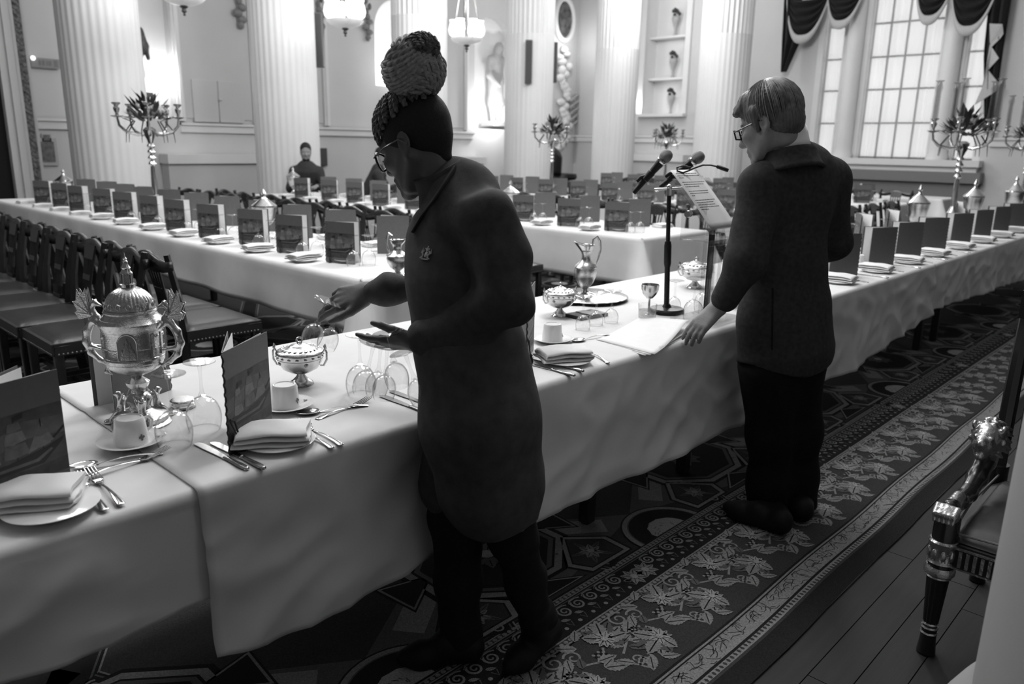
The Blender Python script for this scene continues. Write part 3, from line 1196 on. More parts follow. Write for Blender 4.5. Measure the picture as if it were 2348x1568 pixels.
for k in range(-1, 9):
    cx0 = 1.14 + PX_ * k
    near = k < 5
    rows = 4 if k < 6 else 2
    for r in range(rows):
        yb = 1.455 + 1.3 * r
        # pale ground panels
        poly([(cx0 - .02, yb + .18), (cx0 + .63, yb + .02), (cx0 + 1.3, yb + .18), (cx0 + .65, yb + .62)], 2, .9)
        for sx in (-1, 1):
            ribbon([(cx0 + sx * .65, yb + .56), (cx0 + sx * .16, yb + .2)], .1, 3, 1.0)
            strap((cx0 + sx * .65 - sx * .02, yb + .63), (cx0 + sx * .32 + sx * .02, yb + (.0 if r == 0 else -.06)), near and r == 0)
            strap((cx0 + sx * .65, yb + .66), (cx0 + sx * .3, yb + 1.26), False)
        # the round
        for rad, mi, l in ((.205, 0, 5), (.198, 3, 6), (.178, 2, 7), (.172, 0, 8)):
            pts = [(cx0 + rad * math.cos(t * PI / 20), yb + rad * math.sin(t * PI / 20) * .92) for t in (range(21) if r == 0 else range(40))]
            poly(pts, mi, l)
        pts = [(cx0 + .095 * (1 + .08 * math.sin(t * 3.1)) * math.cos(t * PI / 12), yb + .085 * (1 + .08 * math.sin(t * 3.1)) * math.sin(t * PI / 12)) for t in (range(13) if r == 0 else range(24))]
        poly(pts, 4, 10)
        if near and r == 0:
            for j in range(12):
                a = random.uniform(0, PI)
                q = random.uniform(.02, .075)
                ribbon([(cx0 + q * math.cos(a), yb + .9 * q * math.sin(a)), (cx0 + (q + .012) * math.cos(a + .2), yb + .9 * (q + .012) * math.sin(a + .2))], .003, 2, 11)
        # framed flower squares on both sides of the round
        for sx in (-1, 1):
            fx = cx0 + sx * .36
            sq = [(fx - .12 * sx, yb + .02), (fx + .1 * sx, yb + .02), (fx + .14 * sx, yb + .1), (fx, yb + .26), (fx - .13 * sx, yb + .14)]
            frame_poly(sq, ((-.012, 0), (0, 3), (.022, 0), (.03, 1)))
            if near and r == 0:
                bloom(fx, yb + .11, .05, 8, 7, mi=3)
                for j in range(5):
                    leaf(fx, yb + .11, .085, .014, j * 1.26 + .3, 2, 7)
        # octagon between two rounds, small triangles
        oc = (cx0 + .65, yb + .36)
        og = [(oc[0] + .33 * math.cos(PI / 8 + j * PI / 4), oc[1] + .27 * math.sin(PI / 8 + j * PI / 4)) for j in range(8)]
        frame_poly(og, ((-.02, 0), (0, 3), (.03, 0), (.04, 2), (.06, 0), (.075, 0)))
        if near and r == 0:
            bloom(oc[0], oc[1], .1, 9, 9, mi=2)
        for sx in (-1, 1):
            tx = cx0 + sx * .24
            frame_poly([(tx, yb + .26), (tx + sx * .2, yb + .4), (tx - sx * .02, yb + .46)], ((0, 0), (.014, 3), (.03, 0)))
        frame_poly([(oc[0] - .16, yb + .02), (oc[0] + .16, yb + .02), (oc[0], yb + .12)], ((0, 0), (.014, 3), (.03, 0)))
cpo = CP.build('carpet', CG, smooth=False)
tag(cpo, 'large patterned carpet with floral border under the dining tables', 'carpet')
# ================================================================== tables and their cloths
TZ = .75


def nz(x, y, z=0.):
    return noise.noise(Vector((x, y, z)))


def drape_strip(name, x0, x1, y0, y1, hemf, hemb, lab, lift=0., seed=0., ends=0., quiet=(99, 99)):
    nu = int((x1 - x0) / .022) + 2
    prof = []                                     # (part, t): front hang from the hem up, round edge, top, back hang
    nf = 26
    prof += [('f', 1 - i / nf) for i in range(nf)]
    prof += [('e', i / 6) for i in range(7)]
    prof += [('t', i / 22) for i in range(1, 22)]
    prof += [('g', i / 4) for i in range(5)]
    prof += [('b', i / 8) for i in range(1, 9)]
    R = .022
    vs, fs = [], []
    for p, t in prof:
        for i in range(nu):
            x = x0 + (x1 - x0) * i / (nu - 1)
            if p == 'f':
                top = TZ + lift - R
                hm = hemf(x)
                s = t * (top - hm)
                w = t ** .8
                q = .03 * w * nz(x * 2.3 + seed, s * 2.4, seed) + .02 * w * (1 - abs(nz(x * 4.1 - s * 3 + seed, s * 3.1 + x, 3.1 + seed)) * 2.6)
                q += .014 * min(1, t * 4) * (.6 - 2 * abs(nz(x * 5.5 + s * 6, s * 5 - x * 2, 7.7 + seed)))
                q += .012 * min(1, t * 3) * max(0, nz(x * 6 - s * 9, s * 2.5 + seed, 1.3)) ** 1.5
                q += .004 * min(1, t * 3) * nz(x * 15, s * 8 + seed, 1.3)
                hush = min(1, max(0, 1 - max(quiet[0] - x, x - quiet[1]) / .16))
                q = q * (1 - hush) - .004 * hush
                dent = .055 * math.exp(-((x - 1.32) / .17) ** 2) * min(1, t * 4) * (1 if lift else 0)
                y = y0 - .004 - lift - max(q * (1 - dent / .06), -.004) - .01 * w + dent
                z = top - s - .008 * w * nz(x * 1.3, seed, 4)
                if ends and t > .86:
                    z += (t - .86) * .12 * max(0, 1 - (x - x0) / .12)
                vs.append((x + .012 * w * nz(x * 2, s * 3, 9 + seed), y, z))
            elif p == 'e':
                a = t * PI / 2
                vs.append((x, y0 - lift + R * (1 - math.cos(a)) - .003, TZ + lift - R + R * math.sin(a)))
            elif p == 't':
                y = y0 + R + (y1 - y0 - 2 * R) * t
                z = TZ + lift + .0016 * abs(nz(x * 3 + seed, y * 3)) + (.0028 if abs(t - 8 / 22) < .01 or abs(t - 15 / 22) < .01 else 0)
                vs.append((x, y, z))
            elif p == 'g':
                a = t * PI / 2
                vs.append((x, y1 - R + R * math.sin(a), TZ + lift - R + R * math.cos(a)))
            else:
                s = t * (TZ - R - hemb)
                vs.append((x, y1 + .01 + .02 * t * (1 + nz(x * 3, s * 2, seed)), TZ - R - s))
    k = len(prof)
    for j in range(k - 1):
        for i in range(nu - 1):
            fs.append((j * nu + i, j * nu + i + 1, (j + 1) * nu + i + 1, (j + 1) * nu + i))
    o = MB().add(vs, fs).build(name, M_CLOTH, angle=180, solid=.0014)
    return tag(o, lab, 'tablecloth')


def lerpf(pts):
    def f(x):
        if x <= pts[0][0]:
            return pts[0][1]
        for (a, b), (c, d) in zip(pts, pts[1:]):
            if x <= c:
                return b + (d - b) * (x - a) / (c - a)
        return pts[-1][1]
    return f


HY0, HY1 = 1.478, 2.43
drape_strip('tablecloth', -.7, .72, HY0 + .004, HY1, lambda x: .505, .5, 'short white tablecloth at the near end of the head table, under the big silver cup', 0, 3., 0, (.57, 2))
drape_strip('tablecloth', .622, 5.46, HY0, HY1, lerpf([(.6, .352), (1.6, .335), (3, .31), (4.2, .32), (5.46, .425)]), .45, 'long white tablecloth hanging lowest along the head table behind the woman', .005, 12., 1.)
drape_strip('tablecloth', 5.4, 11.2, HY0 + .006, HY1, lerpf([(5.4, .45), (8.2, .36), (11, .36)]), .45, 'white tablecloth over the far end of the head table beneath the candelabra', 0, 25., 0, (5, 5.52))


def table_frame(x0, x1, y0, y1, legs, lab):
    t = thing('banquet_table', lab, 'table', ((x0 + x1) / 2, (y0 + y1) / 2, 0))
    cx_, cy_ = t.location.x, t.location.y
    MB().box((0, 0, TZ - .04), (x1 - x0 - .07, y1 - y0 - .07, .035)).build('table_top', M_MAHOG, t, smooth=False)
    MB().box((0, 0, TZ - .09), (x1 - x0 - .4, y1 - y0 - .4, .06)).build('apron_rail', M_MAHOG, t, smooth=False)
    for lx, ly in legs:
        MB().box((lx - cx_, ly - cy_, .365), (.05, .05, .71)).build('leg', M_MAHOG, t, bevel=.006)
    return t


table_frame(-.65, 2.38, HY0 + .03, HY1 - .03, [(-.4, 1.72), (2.25, 1.72), (-.4, 2.2), (2.25, 2.2)], 'dark-legged trestle table carrying the near part of the head table')
table_frame(2.4, 6.38, HY0 + .03, HY1 - .03, [(2.95, 1.72), (6.2, 1.72), (2.95, 2.2), (6.2, 2.2)], 'dark-legged trestle table of the head table, under the lectern')
table_frame(6.4, 11.0, HY0 + .03, HY1 - .03, [(6.6, 1.72), (10.6, 1.72), (6.6, 2.2), (10.6, 2.2)], 'dark-legged trestle table at the far end of the head table')


def leg_table(name, x0, x1, y0, y1, hem, lab, labt, seed):
    """cloth over one of the tables standing square to the head table"""
    R = .03
    per = []
    step = .05
    hx_, hy_ = (x1 - x0) / 2, (y1 - y0) / 2
    cx_, cy_ = (x0 + x1) / 2, (y0 + y1) / 2
    for (ax, ay, bx, by) in ((x0, y0, x1, y0), (x1, y0, x1, y1), (x1, y1, x0, y1), (x0, y1, x0, y0)):
        L = math.hypot(bx - ax, by - ay)
        n = int(L / step)
        for i in range(n):
            t = i / n
            t = .5 - .5 * math.cos(PI * t) if L < 1.5 else t
            per.append((ax + (bx - ax) * t, ay + (by - ay) * t, min(t, 1 - t) * L))
    N = len(per)
    vs, fs = [(cx_, cy_, TZ)], []
    rings = [('t', .8), ('t', .925), ('e', .0), ('e', .35), ('e', .7), ('e', 1.)] + [('h', (i + 1) / 9) for i in range(9)]
    for kind, t in rings:
        for i, (x, y, dc) in enumerate(per):
            ox, oy = (x - cx_) / hx_, (y - cy_) / hy_
            nx = (1 if ox > 0 else -1) if abs(ox) > .999 else 0
            ny = (1 if oy > 0 else -1) if abs(oy) > .999 else 0
            if kind == 't':
                sx = max(abs(x - cx_) - (1 - t) * .5, 0) * (1 if x > cx_ else -1)
                sy = max(abs(y - cy_) - (1 - t) * .5, 0) * (1 if y > cy_ else -1)
                vs.append((cx_ + sx, cy_ + sy, TZ))
            elif kind == 'e':
                a = t * PI / 2
                vs.append((x - nx * R * (1 - math.sin(a)), y - ny * R * (1 - math.sin(a)), TZ - R * (1 - math.cos(a))))
            else:
                drop = TZ - R - hem
                w = t
                corner = max(0, 1 - dc / .13)
                f = .025 * w * (1 + nz(x * 1.6 + seed, y * 1.6, t)) * .7 + .02 * w * math.sin((x + y) * 9 + 2 * nz(x * 2, y * 2, seed)) * .5 + .15 * w * corner
                vs.append((x + nx * f, y + ny * f, TZ - R - drop * t - .05 * corner * w))
    fs += [(0, 1 + i, 1 + (i + 1) % N) for i in range(N)]
    for j in range(len(rings) - 1):
        for i in range(N):
            a, b = 1 + j * N + i, 1 + j * N + (i + 1) % N
            fs.append((a, a + N, b + N, b))
    o = MB().add(vs, fs).build('tablecloth', M_CLOTH, angle=180, solid=.0014)
    tag(o, lab, 'tablecloth')
    table_frame(x0, x1, y0, y1, [(x0 + .15, y0 + .3), (x1 - .15, y0 + .3), (x0 + .15, y1 - .3), (x1 - .15, y1 - .3), (x0 + .15, (y0 + y1) / 2), (x1 - .15, (y0 + y1) / 2)], labt)


SPR = {'A': (2.36, 3.36, 3.34, 10.4), 'B': (5.15, 6.15, 3.5, 9.75), 'C': (7.95, 8.95, 3.5, 9.2), 'D': (10.9, 11.9, 3.6, 10.0), 'E': (13.2, 14.0, 3.6, 7.4)}
TNAME = {'A': 'nearest side table', 'B': 'second side table', 'C': 'third side table', 'D': 'fourth side table', 'E': 'last side table'}
for k, (a, b, c, d) in SPR.items():
    leg_table('tablecloth', a, b, c, d, .46 if k == 'A' else .37, 'white tablecloth draped over the %s' % TNAME[k], 'dark-legged banquet table under the cloth of the %s' % TNAME[k], ord(k))
# ================================================================== tableware: one maker for each kind
TT = TZ + .0045       # what stands on the head cloth stands here


def ship_picture(w, h, y):
    """a tall ship under sail, as flat shapes: sky, sea, hull, masts, sails, flags"""
    m = MB()

    def P(pts, mi, l=0):
        m.add([(x * w, y - .0001 * l, z * h) for x, z in pts], [tuple(range(len(pts)))], mi)
    P([(0, 0), (1, 0), (1, 1), (0, 1)], 0)
    P([(0, .45), (.3, .5), (.55, .62), (1, .55), (1, .8), (.6, .86), (.25, .7), (0, .66)], 1, 1)
    P([(0, 0), (1, 0), (1, .2), (.6, .17), (.3, .22), (0, .16)], 2, 1)
    P([(.06, .3), (.2, .2), (.75, .2), (.97, .44), (.99, .5), (.8, .42), (.4, .34), (.1, .36)], 3, 3)
    P([(.16, .25), (.7, .245), (.86, .36), (.84, .385), (.68, .29), (.18, .29)], 1, 4)
    for x, b, t in ((.24, .33, .86), (.5, .36, .97), (.76, .4, .84)):
        P([(x - .008, b), (x + .008, b), (x + .006, t), (x - .006, t)], 3, 4)
    for x, z, sw, sh, mi in ((.24, .37, .2, .14, 4), (.24, .53, .17, .13, 5), (.24, .68, .12, .1, 4), (.5, .41, .25, .17, 5), (.5, .6, .21, .15, 4), (.5, .77, .14, .11, 5), (.76, .45, .17, .14, 4), (.76, .61, .14, .12, 5)):
        P([(x - sw / 2, z), (x - sw * .1, z - .02), (x + sw / 2, z + .01), (x + sw * .42, z + sh * .6), (x + sw * .36, z + sh), (x - sw * .4, z + sh), (x - sw * .5, z + sh * .5)], mi, 5)
    for x, z in ((.24, .86), (.5, .96)):
        P([(x, z - .06), (x + .1, z - .04), (x + .1, z + .03), (x, z + .01)], 3, 6)
    P([(.88, .5), (1, .62), (1, .66), (.86, .52)], 3, 5)
    P([(.6, .4), (.88, .49), (.76, .8)], 4, 4)
    return m


SHIP = [mat('picture_sky', .075, .5, var=.35, vscale=26), mat('picture_cloud', .12, .5, var=.3, vscale=30), mat('picture_sea', .05, .5, var=.4, vscale=50), mat('picture_hull', .018, .5), mat('picture_sail', .2, .5, var=.2, vscale=60), mat('picture_sail_shade', .14, .5, var=.2, vscale=60)]
MW, MH, MOPEN = .204, .243, .46


def make_menu():
    t = thing('menu_card', '', 'menu')
    fc = MB().box((MW / 2, 0, MH / 2), (MW, .0016, MH)).build('front_cover', M_COVER, t, smooth=False)
    ship_picture(MW * .985, MH * .6, -.0012).xf(Matrix.Translation((MW * .01, 0, MH * .13))).build('cover_picture', SHIP, fc, smooth=False)
    R = Matrix.Rotation(MOPEN, 4, 'Z')
    MB().box((MW / 2, .0008, MH / 2), (MW, .0016, MH)).xf(R).build('back_cover', M_COVER, t, smooth=False)
    R2 = Matrix.Rotation(MOPEN * .9, 4, 'Z')
    MB().box((MW * .485, -.0008, MH * .497), (MW * .97, .0009, MH * .985)).xf(R2).build('page', M_PAPER, t, smooth=False)
    R3 = Matrix.Rotation(MOPEN * .12, 4, 'Z')
    MB().box((MW * .485, .0014, MH * .497), (MW * .97, .0009, MH * .985)).xf(R3).build('page', M_PAPER, t, smooth=False)
    cd = MB()
    n = 44
    pts = [(-.0015 + .0016 * math.cos(i * 1.5), -.001 + .0016 * math.sin(i * 1.5), .004 + (MH - .008) * i / n) for i in range(n + 1)]
    cd.tube(pts, .0022, 6)
    cdo = cd.build('cord', mat('dark_cord', .03, .7), t)
    ts = MB()
    loop = [(.006, -.004, .085), (.02, -.006, .078), (.026, -.007, .06), (.03, -.009, .035), (.033, -.011, .026)]
    ts.tube(loop, .0022, 6)
    ts.tube([(.004, -.004, .083), (.012, -.009, .06), (.028, -.01, .03)], .0018, 6)
    ts.lathe([(.003, .03), (.006, .026), (.004, .021), (.007, .012), (.009, .001)], 10, c=(.033, -.012, 0))
    ts.build('tassel', mat('dark_tassel', .035, .8), cdo)
    return t


GP = [(.001, .0), (.036, .0), (.0375, .002), (.03, .005), (.01, .0075), (.0048, .012)]


def goblet(hf, rb, hb, rf=.037):
    """profile pieces of a stemmed glass standing on its foot: height of stem top, bowl radius, bowl height"""
    foot = [(.0, 0), (rf, 0), (rf + .0008, .0015), (rf * .8, .0045), (rf * .3, .007), (.0055, .011)]
    stem = [(.0055, .011), (.0036, .03), (.0033, hf * .6), (.0045, hf - .012), (.009, hf - .002)]
    bowl = [(.003, hf - .004)] + [(rb * r, hf + hb * t) for t, r in ((.0, .14), (.03, .34), (.08, .53), (.15, .69), (.24, .82), (.35, .92), (.48, .985), (.6, 1.), (.74, .985), (.88, .93), (1., .86))]
    return foot, stem, bowl


def make_glass(inv, hf, rb, hb, fine=True):
    def f():
        t = thing('wine_glass', '', 'glass')
        ft, st, bw = goblet(hf, rb, hb)
        H = hf + hb
        if inv:
            ft, st, bw = [[(r, H - z) for r, z in p] for p in (ft, st, bw)]
        ins = [(max(r - .0012, .001), z + (.0015 if not inv else -.0015)) for r, z in bw[::-1]]
        n = 28 if fine else 14
        if fine:
            MB().lathe(bw + ins, n).build('bowl', GLASS, t)
            MB().lathe(st, 12).build('stem', GLASS, t)
            MB().lathe(ft, n).build('foot', GLASS, t)
        else:
            MB().lathe(bw[::-1] + st[::-1] + ft[::-1], n).build('bowl', GLASS, t)
        return t
    return f


def crest(mb, r=.008):
    for a, b, c in ((0, 0, r * .55), (-r * .6, r * .1, r * .4), (r * .6, r * .1, r * .4), (0, r * .65, r * .35), (0, -r * .6, r * .4)):
        mb.ball((a, 0, b), (c, .0004, c), 8, 5)
    return mb


def make_cup():
    t = thing('coffee_cup', '', 'cup')
    cb = MB().lathe([(.0375, 0), (.0385, .001), (.037, .02), (.034, .045), (.0325, .058), (.029, .064), (.026, .0645), (.0245, .0622), (0, .062)], 32).build('cup_body', M_CHINA, t)
    MB().tube([(.034, 0, .05), (.05, 0, .052), (.06, 0, .04), (.055, 0, .024), (.037, 0, .016)], [.004, .0038, .0036, .0038, .0045], 8).build('handle', M_CHINA, t)
    c = crest(MB()).xf(Matrix.Translation((0, -.0372, .022)) @ Matrix.Rotation(-.08, 4, 'X'))
    c.build('crest', M_CREST, cb)
    return t


def make_saucer():
    t = thing('saucer', '', 'saucer')
    sd = MB().lathe([(0, .003), (.024, .003), (.026, .0), (.03, .0), (.05, .008), (.073, .017), (.0745, .0185), (.072, .019), (.045, .0105), (.027, .006), (0, .0058)], 40).build('dish', M_CHINA, t)
    c = crest(MB(), .007).xf(Matrix.Translation((.052, -.02, .0155)) @ Matrix.Rotation(PI / 2, 4, 'X'))
    c.build('crest', M_CREST, sd)
    return t


def make_plate():
    t = thing('side_plate', '', 'plate')
    MB().lathe([(0, .004), (.045, .004), (.048, .0), (.053, .0), (.06, .006), (.083, .013), (.0845, .0148), (.082, .0155), (.058, .0088), (.05, .0072), (0, .007)], 40).build('dish', M_CHINA, t)
    MB().lathe([(.0838, .0148), (.0848, .0152), (.0835, .0159)], 40).build('rim', M_CHINA, t)
    return t


def make_napkin():
    """linen folded in four: the layers turn over at alternate ends"""
    t = thing('napkin', '', 'napkin')
    mb = MB()
    L, Wd = .165, .122
    lay = [0., .0115, .023]
    path = []
    for i, z in enumerate(lay):
        xs = (-L / 2, L / 2) if i % 2 == 0 else (L / 2, -L / 2)
        if i == 2:
            xs = (xs[0], xs[1] * .9)
        for k in range(9):
            x = xs[0] + (xs[1] - xs[0]) * k / 8
            path.append((x, z + .005 + .005 * (1 - (2 * x / L) ** 2) * i / 2))
        if i < 2:
            d = 1 if xs[1] > 0 else -1
            for q in (-.7, 0, .7):
                path.append((xs[1] + d * .0058 * math.cos(q * PI / 2), z + .005 + .00575 + .00575 * math.sin(q * PI / 2)))

    th = .0046
    vs, fs = [], []
    NS = 11
    n = len(path)
    for i_ in range(NS):
        s = -1 + 2 * i_ / (NS - 1)
        s = math.copysign(abs(s) ** .6, s)
        for k, (x, z) in enumerate(path):
            sk = .014 * (z / .03) + .003 * math.sin(s * 3 + z * 200)
            y = s * Wd / 2 * (1 - .1 * z / .03)
            tt = th * (1 - .75 * abs(s) ** 7)
            zz = z - .004 * abs(s) ** 4 * (z / .03) + .0012 * math.sin(x * 60 + s * 4)
            vs += [(x + sk, y, zz + tt), (x + sk, y, zz - tt)]
    for i_ in range(NS - 1):
        o, p = 2 * n * i_, 2 * n * (i_ + 1)
        for i in range(n - 1):
            a, b = 2 * i, 2 * (i + 1)
            fs += [(a + o, b + o, b + p, a + p), (a + 1 + o, a + 1 + p, b + 1 + p, b + 1 + o)]
        fs += [(o, p, p + 1, o + 1), (o + 2 * n - 2, o + 2 * n - 1, p + 2 * n - 1, p + 2 * n - 2)]
    for o in (0, 2 * n * (NS - 1)):
        fs += [(o + 2 * i, o + 2 * i + 1, o + 2 * i + 3, o + 2 * i + 2) for i in range(n - 1)]
    mb.add(vs, fs).build('folded_cloth', M_NAP, t, angle=70)
    return t


def hpath(L, z0=.004):
    return [(i / 10 * L, 0, z0) for i in range(11)]


def make_fork(L=.2, name='dinner_fork'):
    def f():
        t = thing(name, '', 'fork')
        h = MB()
        pts = [(-.5 * L + L * .62 * i / 8, 0, .0025 + .006 * math.sin(PI * i / 8)) for i in range(9)]
        h.tube(pts, [.0085, .0078, .006, .0045, .0036, .003, .0028, .003, .0042], 8, flat=(1, .3))
        h.ball((-.5 * L, 0, .003), (.006, .0088, .0022), 10, 6)
        h.build('handle', M_CUT, t)
        w = MB()
        w.grid(lambda s, v: ((.12 + .12 * v) * L, (s - .5) * (.008 + .016 * math.sin(PI / 2 * v)), .004 - .003 * math.sin(PI * v) + .0016), 5, 7)
        w.build('shoulder', M_CUT, t, solid=.0018)
        for k in range(4):
            y = (-1.5 + k) * .0068
            tn = MB().tube([((.23 + .27 * i / 5) * L, y * (1 - .06 * i / 5), .005 + .009 * (i / 5) ** 1.6) for i in range(6)], [.0019, .0018, .0017, .0015, .0013, .0007], 6)
            tn.build('tine', M_CUT, t)
        return t
    return f


def make_knife(L=.22, name='dinner_knife'):
    def f():
        t = thing(name, '', 'knife')
        h = MB().tube([(-.5 * L + L * .4 * i / 8, 0, .005) for i in range(9)], [.005, .0078, .0085, .0082, .0075, .007, .0066, .0062, .006], 10, flat=(1, .62))
        h.ball((-.5 * L, 0, .005), (.005, .0068, .0045), 8, 6)
        h.build('handle', M_CUT, t)
        P = [(-.1, -.0055), (.1, -.008), (.3, -.0095), (.42, -.009), (.48, -.004), (.5, .006), (.47, .009), (.3, .0088), (-.1, .0055)]
        MB().prism([(x * L, y) for x, y in P], .0042, .0058).build('blade', M_CUT, t, angle=20)
        MB().ball((-.1 * L, 0, .005), (.005, .0075, .005), 10, 6).build('bolster', M_CUT, t)
        return t
    return f


def make_spoon(L=.19):
    def f():
        t = thing('dessert_spoon', '', 'spoon')
        h = MB().tube([(-.5 * L + L * .7 * i / 8, 0, .003 + .008 * math.sin(PI * i / 8)) for i in range(9)], [.0085, .0075, .006, .0045, .0036, .0032, .003, .0032, .004], 8, flat=(1, .32))
        h.build('handle', M_CUT, t)
        b = MB().grid(lambda s, v: (.345 * L + .165 * L * v * math.cos(2 * PI * s), .0205 * v * math.sin(2 * PI * s) * (1 - .15 * math.cos(2 * PI * s)), .0015 + .0085 * v ** 2.2), 24, 7, wrap=True)
        b.build('spoon_bowl', M_CUT, t, solid=.0012)
        return t
    return f


def put(kind, maker, loc, rz, lab, grp=None):
    return place(kind, maker, loc, rz, lab, grp)


def ends(a, b, L):
    """middle and heading of a piece lying from handle end a to tip b"""
    m = (a + b) / 2
    return (m.x, m.y, 0), math.atan2(b.y - a.y, b.x - a.x)


def lay(kind, maker, pa, pb, lab, z=TT, grp=None):
    a, b = on_z(pa[0], pa[1], TT), on_z(pb[0], pb[1], TT)
    m, rz = ends(a, b, 0)
    return put(kind, maker, (m[0], m[1], z), rz, lab, grp)


FORK, KNIFE, SPOON = make_fork(), make_knife(), make_spoon()
BKNIFE = make_knife(.165, 'butter_knife')
DFORK = make_fork(.185, 'dessert_fork')
# ---- the laid places on the near side of the head table, from the end nearest the camera
lay('fork', FORK, (240, 1170), (176, 1095), 'outer silver fork at the place with blurred napkin, table end')
lay('fork', FORK, (279, 1160), (204, 1083), 'inner silver fork at the place before the big silver cup')
lay('spoon', SPOON, (350, 1046), (178, 1077), 'dessert spoon crossing a fork before the saucer by the big cup')
lay('dfork', DFORK, (215, 1091), (376, 1040), 'dessert fork crossing the spoon before the saucer by the big cup')
lay('knife', KNIFE, (562, 1077), (454, 1021), 'longer table knife lying left of the standing menu with sailing ship')
lay('knife', KNIFE, (590, 1070), (500, 1024), 'table knife whose blade tip meets the standing menu corner')
lay('fork', FORK, (750, 1023), (662, 983), 'fork right of the sharp folded napkin, nearer that napkin')
lay('fork', FORK, (775, 1018), (686, 974), 'fork second from the sharp folded napkin, beside another fork')
lay('spoon', SPOON, (820, 935), (705, 951), 'dessert spoon crossing a fork behind the pair of forks')
lay('dfork', DFORK, (730, 962), (846, 921), 'dessert fork crossing the spoon near the inverted glasses')
lay('knife', KNIFE, (985, 952), (878, 911), 'table knife by the woman pointing to the held glasses')
lay('knife', KNIFE, (1000, 938), (905, 902), 'table knife half hidden behind the woman at the table edge')
lay('knife', KNIFE, (1302, 860), (1208, 835), 'table knife before the napkin right of the woman, nearer the edge')
lay('knife', KNIFE, (1322, 850), (1230, 826), 'table knife tucked beside the napkin right of the woman')
lay('fork', FORK, (1392, 832), (1330, 800), 'fork lying just beyond the napkin right of the woman')
lay('spoon', SPOON, (1400, 770), (1308, 787), 'dessert spoon lying between the napkin and the loose papers')
for (px, py, lab, nl, nx, ny, rz) in ((120, 1172, 'side plate under the blurred napkin at the table end', 'blurred white folded napkin at the near end of the head table', 72, 1165, -.55),
                                      (640, 1020, 'side plate under the napkin beside the ship menu', 'sharp white folded napkin beside the standing ship menu', 622, 1023, -.62),
                                      (1297, 832, 'side plate under the napkin right of the woman', 'white folded napkin on a plate right of the woman', 1288, 832, -.5)):
    p = on_z(px, py, TT)
    put('plate', make_plate, p, .3, lab)
    p = on_z(nx, ny, TT)
    o = put('napkin', make_napkin, (p.x, p.y, TT + .0165), rz, nl)
    o.scale = (.98, 1.02, 1)
lay('bknife', BKNIFE, (172, 1172), (110, 1115), 'small butter knife resting on the plate of the blurred napkin', TT + .0165)
lay('bknife', BKNIFE, (700, 1030), (655, 985), 'small butter knife on the plate of the sharp napkin', TT + .0165)
for px, py, lab, rz in ((303, 1022, 'saucer under the upturned cup before the big silver cup', 0), (655, 938, 'saucer under the upturned cup behind the ship menu', .2), (1266, 785, 'saucer half hidden behind the menu right of the woman', .4)):
    p = on_z(px, py, TT)
    put('saucer', make_saucer, p, rz, lab)
    put('cup', make_cup, (p.x, p.y, TT + .0058), rz + .3, lab.replace('saucer under the ', 'white ').replace('saucer half', 'white cup half') + ', with crest')
p = on_z(1233, 770, TT)
# ---- menus on the head table
for p, rz, lab in ((on_z(-70, 1196, TT), .32, 'menu card with ship picture cut by the frame edge, table end'),
                   (on_z(527, 1046, TT), .585, 'standing menu card with sailing ship on cover beside the silver tureen'),
                   (on_z(1206, 838, TT), .62, 'menu card with ship cover just right of the woman'),
                   (on_z(392, 895, TT), PI + .0, 'plain-backed menu card standing behind the big silver cup'),
                   (on_z(1000, 760, TT), PI + .5, 'menu card half hidden behind the apron of the woman'),
                   (on_z(1668, 688, TT), PI + .5, 'plain menu card standing behind the lectern post')):
    put('menu', make_menu, p, rz, lab)
put('napkin', make_napkin, (.52, 2.34, TT), .5, 'folded napkin on the far side of the near table end')
put('plate', make_plate, (.42, 2.36, TT), .5, 'side plate beside the far-side napkin at the table end')
# ---- glasses by the camera end
WG = make_glass(True, .088, .042, .088)
for px, py, lab in ((402, 1022, 'upturned wine glass nearer the upturned cup with crest'), (470, 986, 'upturned wine glass nearer the ship menu, by the big cup'), (828, 905, 'upturned wine glass standing under the raised hand of the woman'),
                    (1588, 735, 'upturned wine glass before the lectern post'), (1612, 715, 'upturned wine glass against the lectern post, farther one')):
    put('wglass', WG, on_z(px, py, TT), random.random(), lab)
SG = make_glass(True, .075, .029, .06)
for px, py, lab in ((1336, 757, 'small upturned glass nearest the woman before the silver tray'), (1366, 747, 'small upturned glass in the middle before the silver tray'), (1401, 741, 'small upturned glass nearest the tumbler before the silver tray'),
                    (1545, 712, 'small upturned glass behind the microphone stand base')):
    put('sglass', SG, on_z(px, py, TT), random.random(), lab)


